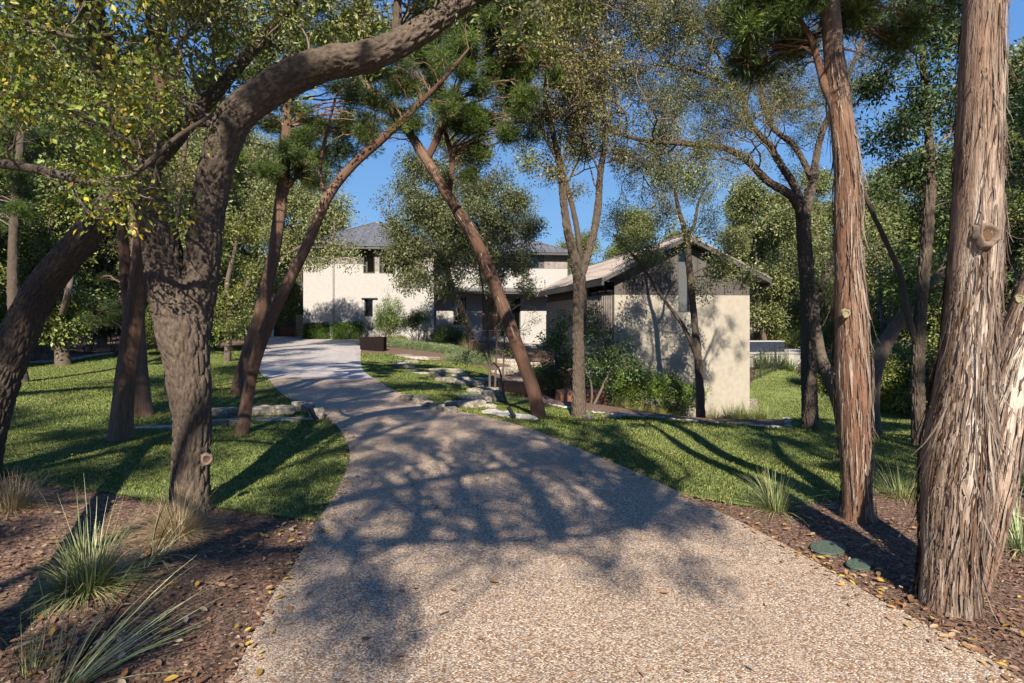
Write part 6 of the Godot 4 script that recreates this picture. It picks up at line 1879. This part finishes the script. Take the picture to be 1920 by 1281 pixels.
	for q in [[1150, 795, 18.3], [1172, 798, 18.4], [1200, 803, 18.7], [1225, 802, 18.9], [1240, 805, 18.8], [1290, 806, 18.6], [1318, 806, 18.8], [1340, 806, 18.9]]:
		blades("ornamental_grass", "low yellow green grass clump in the bed under the gable wall", "grass clump", at(q[0], q[1], q[2]), 200, 0.5, 0.012, [Color(0.2, 0.21, 0.06), Color(0.26, 0.25, 0.08)], {"low": 0.25, "spread": 0.15, "group": "low grass clumps under the gable wall"})
	for q in [[1368, 800, 19.3], [1388, 800, 19.6], [1408, 802, 19.3], [1428, 803, 19.4], [1440, 802, 19.0]]:
		blades("ornamental_grass", "feathery green fern like clump at the corner of the gable bed", "grass clump", at(q[0], q[1], q[2]), 240, 0.75, 0.012, [Color(0.13, 0.18, 0.05), Color(0.2, 0.23, 0.07)], {"low": 0.5, "spread": 0.18, "group": "feathery clumps at the bed corner"})
	for q in [[1440, 30.0], [1462, 29.6], [1480, 29.3], [1425, 29.3]]:
		blades("strappy_plant", "dark green strappy plant below the blue pool wall", "plant", Vector3((q[0] - 960.0) / F * (q[1] - 1.4), 0, -(q[1] - 1.4)), 160, 1.0, 0.03, [Color(0.08, 0.13, 0.03), Color(0.12, 0.17, 0.04)], {"low": 0.4, "spread": 0.2, "group": "strappy plants under the pool wall"})
	# undergrowth along the wooded slope
	for q in [[1585, 24, 1.6, 1.3], [1640, 22, 2.0, 1.4], [1680, 27, 2.2, 1.8], [1700, 20, 1.8, 1.2], [1760, 24, 2.4, 1.8], [1900, 13, 2.2, 1.2], [1830, 19, 2.0, 1.5], [1550, 33, 2.4, 2.2], [1460, 38, 2.4, 2.4], [1620, 36, 2.6, 2.6], [1720, 33, 2.6, 2.6]]:
		shrub("slope_shrub", "leafy green undergrowth shrub on the wooded slope past the lawn", at(q[0], 700, q[1]), q[2], q[3], {"leaf": "far", "tint": bed, "dens": 0.22, "size": 1.0, "bare": 0.03, "stems": 5, "group": "undergrowth on the wooded slope"})

func _mesh_node(called: String, mesh: Mesh, m: Material) -> MeshInstance3D:
	var o := MeshInstance3D.new()
	o.name = called
	o.mesh = mesh
	o.material_override = m
	return o

func stones() -> void:
	# low dry stone edge across the shaded lawn
	var low := "stones of the low wall across the shaded lawn"
	var k := 0
	for q in [[425, 783, 62, 0.5, 16], [487, 780, 60, 0.5, 17], [531, 778, 44, 0.55, 16], [412, 800, 30, 0.8, 12], [440, 797, 36, 0.8, 12]]:
		stone("wall_stone", "grey weathered block in the low stone wall by the leaning cedar", low, "stone", q[0], q[1], q[2], q[3], q[4], 0.05 * (k % 3 - 1), M["stone%d" % (k % 3)], 300 + k)
		k += 1
	stone("limestone_slab", "long flat limestone slab lying on the lawn before the low wall", "", "slab", 520, 790, 130, 0.22, 6, 0.1, M.stone2, 321)
	stone("limestone_slab", "pale flat slab on the lawn behind the forked oak", "", "slab", 300, 806, 90, 0.3, 6, 0.1, M.stone2, 322)
	# kerb rocks beside the drive
	var kerb := "rocks lining the drive"
	for q in [[561, 768, 30, 0.8, 14], [577, 776, 24, 0.9, 16], [594, 788, 32, 0.8, 20]]:
		stone("kerb_rock", "rounded grey rock on the drive edge by the black spotlight", kerb, "rock", q[0], q[1], q[2], q[3], q[4], 0.6 * k, M["stone%d" % (k % 2 + 1)], 330 + k)
		k += 1
	for q in [[762, 755, 30, 0.7, 12], [788, 758, 42, 0.6, 12], [800, 766, 26, 0.8, 12], [820, 772, 36, 0.7, 14], [844, 777, 30, 0.8, 13]]:
		stone("kerb_rock", "brown stained rock edging the drive below the small lawn", kerb, "rock", q[0], q[1], q[2], q[3], q[4], 0.5 * k, M["stone%d" % (k % 2)], 350 + k)
		k += 1
	# stepping slabs that climb across the small lawn to the court
	var step := "limestone stepping slabs across the small lawn"
	for q in [[752, 668, 40, 0.7, 3], [772, 673, 64, 0.35, 5], [800, 675, 44, 0.4, 5], [766, 681, 34, 0.6, 5], [750, 684, 26, 0.7, 4], [758, 691, 34, 0.7, 8], [770, 696, 40, 0.4, 3], [795, 702, 44, 0.4, 4], [820, 708, 28, 0.7, 10], [838, 699, 62, 0.3, 7], [862, 707, 28, 0.5, 6], [850, 718, 60, 0.5, 10], [880, 724, 52, 0.6, 10], [898, 713, 54, 0.3, 4], [915, 718, 36, 0.4, 5]]:
		stone("stepping_slab", "flat grey limestone slab stepping across the small lawn", step, "slab", q[0], q[1], q[2], q[3], q[4], 0.35 * sin(k * 1.7), M["stone%d" % (k % 3)], 400 + k)
		k += 1
	for q in [[905, 738, 60, 0.6, 10], [890, 754, 58, 0.6, 12], [925, 752, 40, 0.7, 18], [870, 765, 74, 0.4, 12], [915, 766, 34, 0.6, 8]]:
		stone("ledge_slab", "thick limestone slab stacked at the foot of the stepping path", "thick slabs at the foot of the path", "slab", q[0], q[1], q[2], q[3], q[4], 0.3 * sin(k * 2.1), M["stone%d" % (k % 3)], 440 + k)
		k += 1
	for q in [[950, 682, 60, 0.3, 8], [985, 690, 60, 0.3, 9], [960, 697, 44, 0.4, 8], [940, 702, 40, 0.4, 7], [1000, 703, 60, 0.3, 6], [975, 716, 50, 0.4, 6], [935, 722, 36, 0.4, 7], [955, 728, 40, 0.4, 7]]:
		stone("court_slab", "pale limestone slab in the sunny steps below the entrance", "limestone steps below the entrance", "slab", q[0], q[1], q[2], q[3], q[4], 0.2 * sin(k * 1.3), M.stone2, 470 + k)
		k += 1
	stone("boulder", "small pale boulder at the foot of the forked grey brown trunk", "", "boulder", 1102, 790, 20, 0.8, 12, 0.4, M.stone2, 501)
	stone("boulder", "flat pale boulder at the edge of the gable bed", "", "boulder", 1150, 786, 34, 0.6, 7, 0.2, M.stone2, 502)
	stone("boulder", "grey boulder beside the corner of the gable wall", "", "boulder", 1412, 776, 20, 0.9, 24, 0.2, M.stone0, 503)
	# gravel edges
	gravel_line("gravel", "white pebble edging between the sloping lawn and the gable bed", [[1023, 761], [1080, 771], [1137, 779], [1220, 786], [1308, 794], [1390, 799], [1455, 804], [1479, 798], [1450, 785], [1415, 772]], 0.06, 520, 0.03)
	gravel_line("gravel", "grey river pebbles in the channel beside the red cedar", [[912, 776], [940, 780], [970, 785], [1000, 788]], 0.22, 700, 0.04)
	gravel_line("gravel", "white gravel strip along the shaded lawn's far side", [[-100, 690], [20, 684], [60, 682], [110, 680], [150, 673], [200, 665]], 0.28, 1500, 0.04)

func gravel_line(called: String, label: String, px: Array, half: float, n: int, size: float) -> void:
	rng.seed = hash(label)
	var line := smooth_line(ground_poly(px), 4)
	var total := 0.0
	for k in line.size() - 1:
		total += line[k].distance_to(line[k + 1])
	var cs := Copies.new()
	for m in n:
		var s := rng.randf() * total
		var k := 0
		while k < line.size() - 2 and s > line[k].distance_to(line[k + 1]):
			s -= line[k].distance_to(line[k + 1])
			k += 1
		var dir := (line[k + 1] - line[k]).normalized()
		var p := line[k] + dir * s + Vector2(-dir.y, dir.x) * rng.randf_range(-1, 1) * half
		var z := size * rng.randf_range(0.5, 1.3)
		var g := rng.randf_range(0.2, 0.45)
		cs.add(Vector3(p.x, hgt(p.x, p.y) + 0.03, -p.y), spin().scaled(Vector3(z, z * 0.6, z * 0.8)), Color(g, g * 0.95, g * 0.87))
	var o := copies_node(called, cs, stone_mesh(1, 0.9, 0.9, 77), M.chip, self)
	o.set_meta("label", label)
	o.set_meta("category", "gravel")

func lawn_grass() -> void:
	var greens := [Color(0.115, 0.19, 0.028), Color(0.15, 0.215, 0.038), Color(0.095, 0.165, 0.024), Color(0.22, 0.26, 0.07), Color(0.33, 0.31, 0.13)]
	var near := blade_tuft(44, 0.075, 0.028, 0.0036, greens, 900)
	var wide := blade_tuft(64, 0.16, 0.033, 0.007, greens, 901)
	var tags := ["short green turf of the lawn beside the oak", "short turf of the sunlit sloping lawn"]
	for n in lawns.size():
		rng.seed = 1000 + n
		var poly: PackedVector2Array = lawns[n]
		var c1 := Copies.new()
		var c2 := Copies.new()
		var lo := poly[0]
		var hi := poly[0]
		for p in poly:
			lo = lo.min(p)
			hi = hi.max(p)
		var d := lo.y
		while d < hi.y:
			var step := 0.062 if d < 8.0 else (0.09 if d < 12.0 else (0.15 if d < 20.0 else 0.24))
			var x := maxf(lo.x, -d * 0.95 - 1.0)
			while x < minf(hi.x, d * 0.95 + 1.0):
				var p := Vector2(x + rng.randf_range(-1, 1) * step * 0.5, d + rng.randf_range(-1, 1) * step * 0.5)
				x += step
				if not Geometry2D.is_point_in_polygon(p, poly):
					continue
				var dry := 0.5 + 0.5 * noise_a.get_noise_2d(p.x * 22.0, p.y * 22.0)
				var g := rng.randf_range(0.8, 1.2)
				var col := Color(lerpf(0.85, 1.35, dry) * g, lerpf(0.95, 1.12, dry) * g, lerpf(0.9, 1.2, dry) * g)
				var q := Vector3(p.x, hgt(p.x, p.y) + 0.008, -p.y)
				var h := rng.randf_range(0.75, 1.2)
				if d < 12.0:
					c1.add(q, spin(Vector3.UP, 0.15).scaled(Vector3(1, h, 1) * (1.0 if d < 8.0 else 1.3)), col)
				else:
					c2.add(q, spin(Vector3.UP, 0.1).scaled(Vector3(1, h, 1) * (1.0 if d < 20.0 else 1.5)), col)
			d += step
		var o := copies_node("grass", c1, near, M.grass, self)
		o.set_meta("label", tags[n] + ", fine blades close up")
		o.set_meta("category", "grass")
		o = copies_node("grass", c2, wide, M.grass, self)
		o.set_meta("label", tags[n] + ", farther off")
		o.set_meta("category", "grass")

func litter(drive: PackedVector2Array) -> void:
	rng.seed = 4242
	# mulch chips and fallen leaves on the beds, a few leaves on the drive and the grass
	var chip := bevel_box(Vector3(0.045, 0.008, 0.014), 0.002)
	var leaf := leaf_mesh_single()
	var chips := Copies.new()
	var fallen := Copies.new()
	var n := 0
	while n < 42000:
		n += 1
		var d := 1.8 + 5.2 * pow(rng.randf(), 1.4)
		var x := rng.randf_range(-1, 1) * (d * 0.95 + 0.3)
		var p := Vector2(x, d)
		if Geometry2D.is_point_in_polygon(p, drive) or Geometry2D.is_point_in_polygon(p, lawns[0]) or Geometry2D.is_point_in_polygon(p, lawns[1]):
			continue
		var k := rng.randf()
		var tone := Color(0.08, 0.044, 0.028).lerp(Color(0.20, 0.115, 0.075), k * k)
		if rng.randf() < 0.04:
			tone = Color(0.36, 0.29, 0.22)
		chips.add(Vector3(x, hgt(x, d) + 0.006, -d), spin(Vector3.UP, 0.5).scaled(Vector3.ONE * rng.randf_range(0.2, 0.6)), tone)
	n = 0
	while n < 8000:
		n += 1
		var d := 2.0 + 9.0 * pow(rng.randf(), 1.5)
		var x := rng.randf_range(-1, 1) * (d * 0.95 + 0.3)
		var p := Vector2(x, d)
		var on_drive := Geometry2D.is_point_in_polygon(p, drive)
		var on_lawn := Geometry2D.is_point_in_polygon(p, lawns[0]) or Geometry2D.is_point_in_polygon(p, lawns[1])
		var near_edge := false
		if on_drive:
			near_edge = rng.randf() < 0.02
			if not near_edge:
				continue
		elif on_lawn:
			if rng.randf() > 0.03:
				continue
		elif noise_b.get_noise_2d(x * 45.0, d * 45.0) < -0.1 and rng.randf() < 0.8:
			continue
		var tones := [Color(0.32, 0.14, 0.06), Color(0.26, 0.16, 0.10), Color(0.34, 0.21, 0.13), Color(0.20, 0.10, 0.05), Color(0.22, 0.12, 0.07), Color(0.40, 0.31, 0.22), Color(0.24, 0.13, 0.08), Color(0.30, 0.17, 0.10), Color(0.44, 0.28, 0.05)]
		var y := hgt(x, d) + (0.045 if on_drive else (0.05 if on_lawn else 0.016))
		fallen.add(Vector3(x, y, -d), spin(Vector3.UP, 0.45).scaled(Vector3.ONE * rng.randf_range(0.5, 1.15)), tones[rng.randi() % tones.size()] * rng.randf_range(0.7, 1.2))
	for m in 900:
		var e := rng.randi() % drive.size()
		var p := drive[e].lerp(drive[(e + 1) % drive.size()], rng.randf()) + Vector2(rng.randfn(0.0, 0.07), rng.randfn(0.0, 0.07))
		if p.y < 2.0 or p.y > 12.5:
			continue
		var tones := [Color(0.40, 0.22, 0.10), Color(0.34, 0.24, 0.15), Color(0.46, 0.33, 0.20), Color(0.28, 0.15, 0.08), Color(0.48, 0.32, 0.06)]
		fallen.add(Vector3(p.x, hgt(p.x, p.y) + (0.042 if Geometry2D.is_point_in_polygon(p, drive) else 0.03), -p.y), spin(Vector3.UP, 0.45).scaled(Vector3.ONE * rng.randf_range(0.4, 0.95)), tones[rng.randi() % tones.size()] * rng.randf_range(0.7, 1.2))
	var o := copies_node("mulch_chips", chips, chip, M.chip, self)
	o.set_meta("label", "loose shredded brown mulch lying on the beds")
	o.set_meta("category", "mulch")
	o = copies_node("fallen_leaves", fallen, leaf, M.leaf, self)
	o.set_meta("label", "fallen brown and yellow leaves scattered over beds and drive")
	o.set_meta("category", "leaves")

func leaf_mesh_single() -> ArrayMesh:
	var v := PackedVector3Array()
	var nn := PackedVector3Array()
	var c := PackedColorArray()
	var idx := PackedInt32Array()
	for k in 5:
		var t := k / 4.0
		var w := sin(PI * clampf(t * 0.9 + 0.06, 0, 1)) * 0.013
		var y := 0.004 * sin(t * PI) + 0.006 * t * t
		v.append_array([Vector3(-w, y + 0.004, t * 0.05 - 0.025), Vector3(0, y, t * 0.05 - 0.025), Vector3(w, y + 0.004, t * 0.05 - 0.025)])
		nn.append_array([Vector3(0.3, 1, 0).normalized(), Vector3.UP, Vector3(-0.3, 1, 0).normalized()])
		for q in 3:
			c.append(Color.WHITE)
	for k in 4:
		var q := k * 3
		idx.append_array([q, q + 1, q + 3, q + 1, q + 4, q + 3, q + 1, q + 2, q + 4, q + 2, q + 5, q + 4])
	return arrays_mesh(v, nn, idx, c)
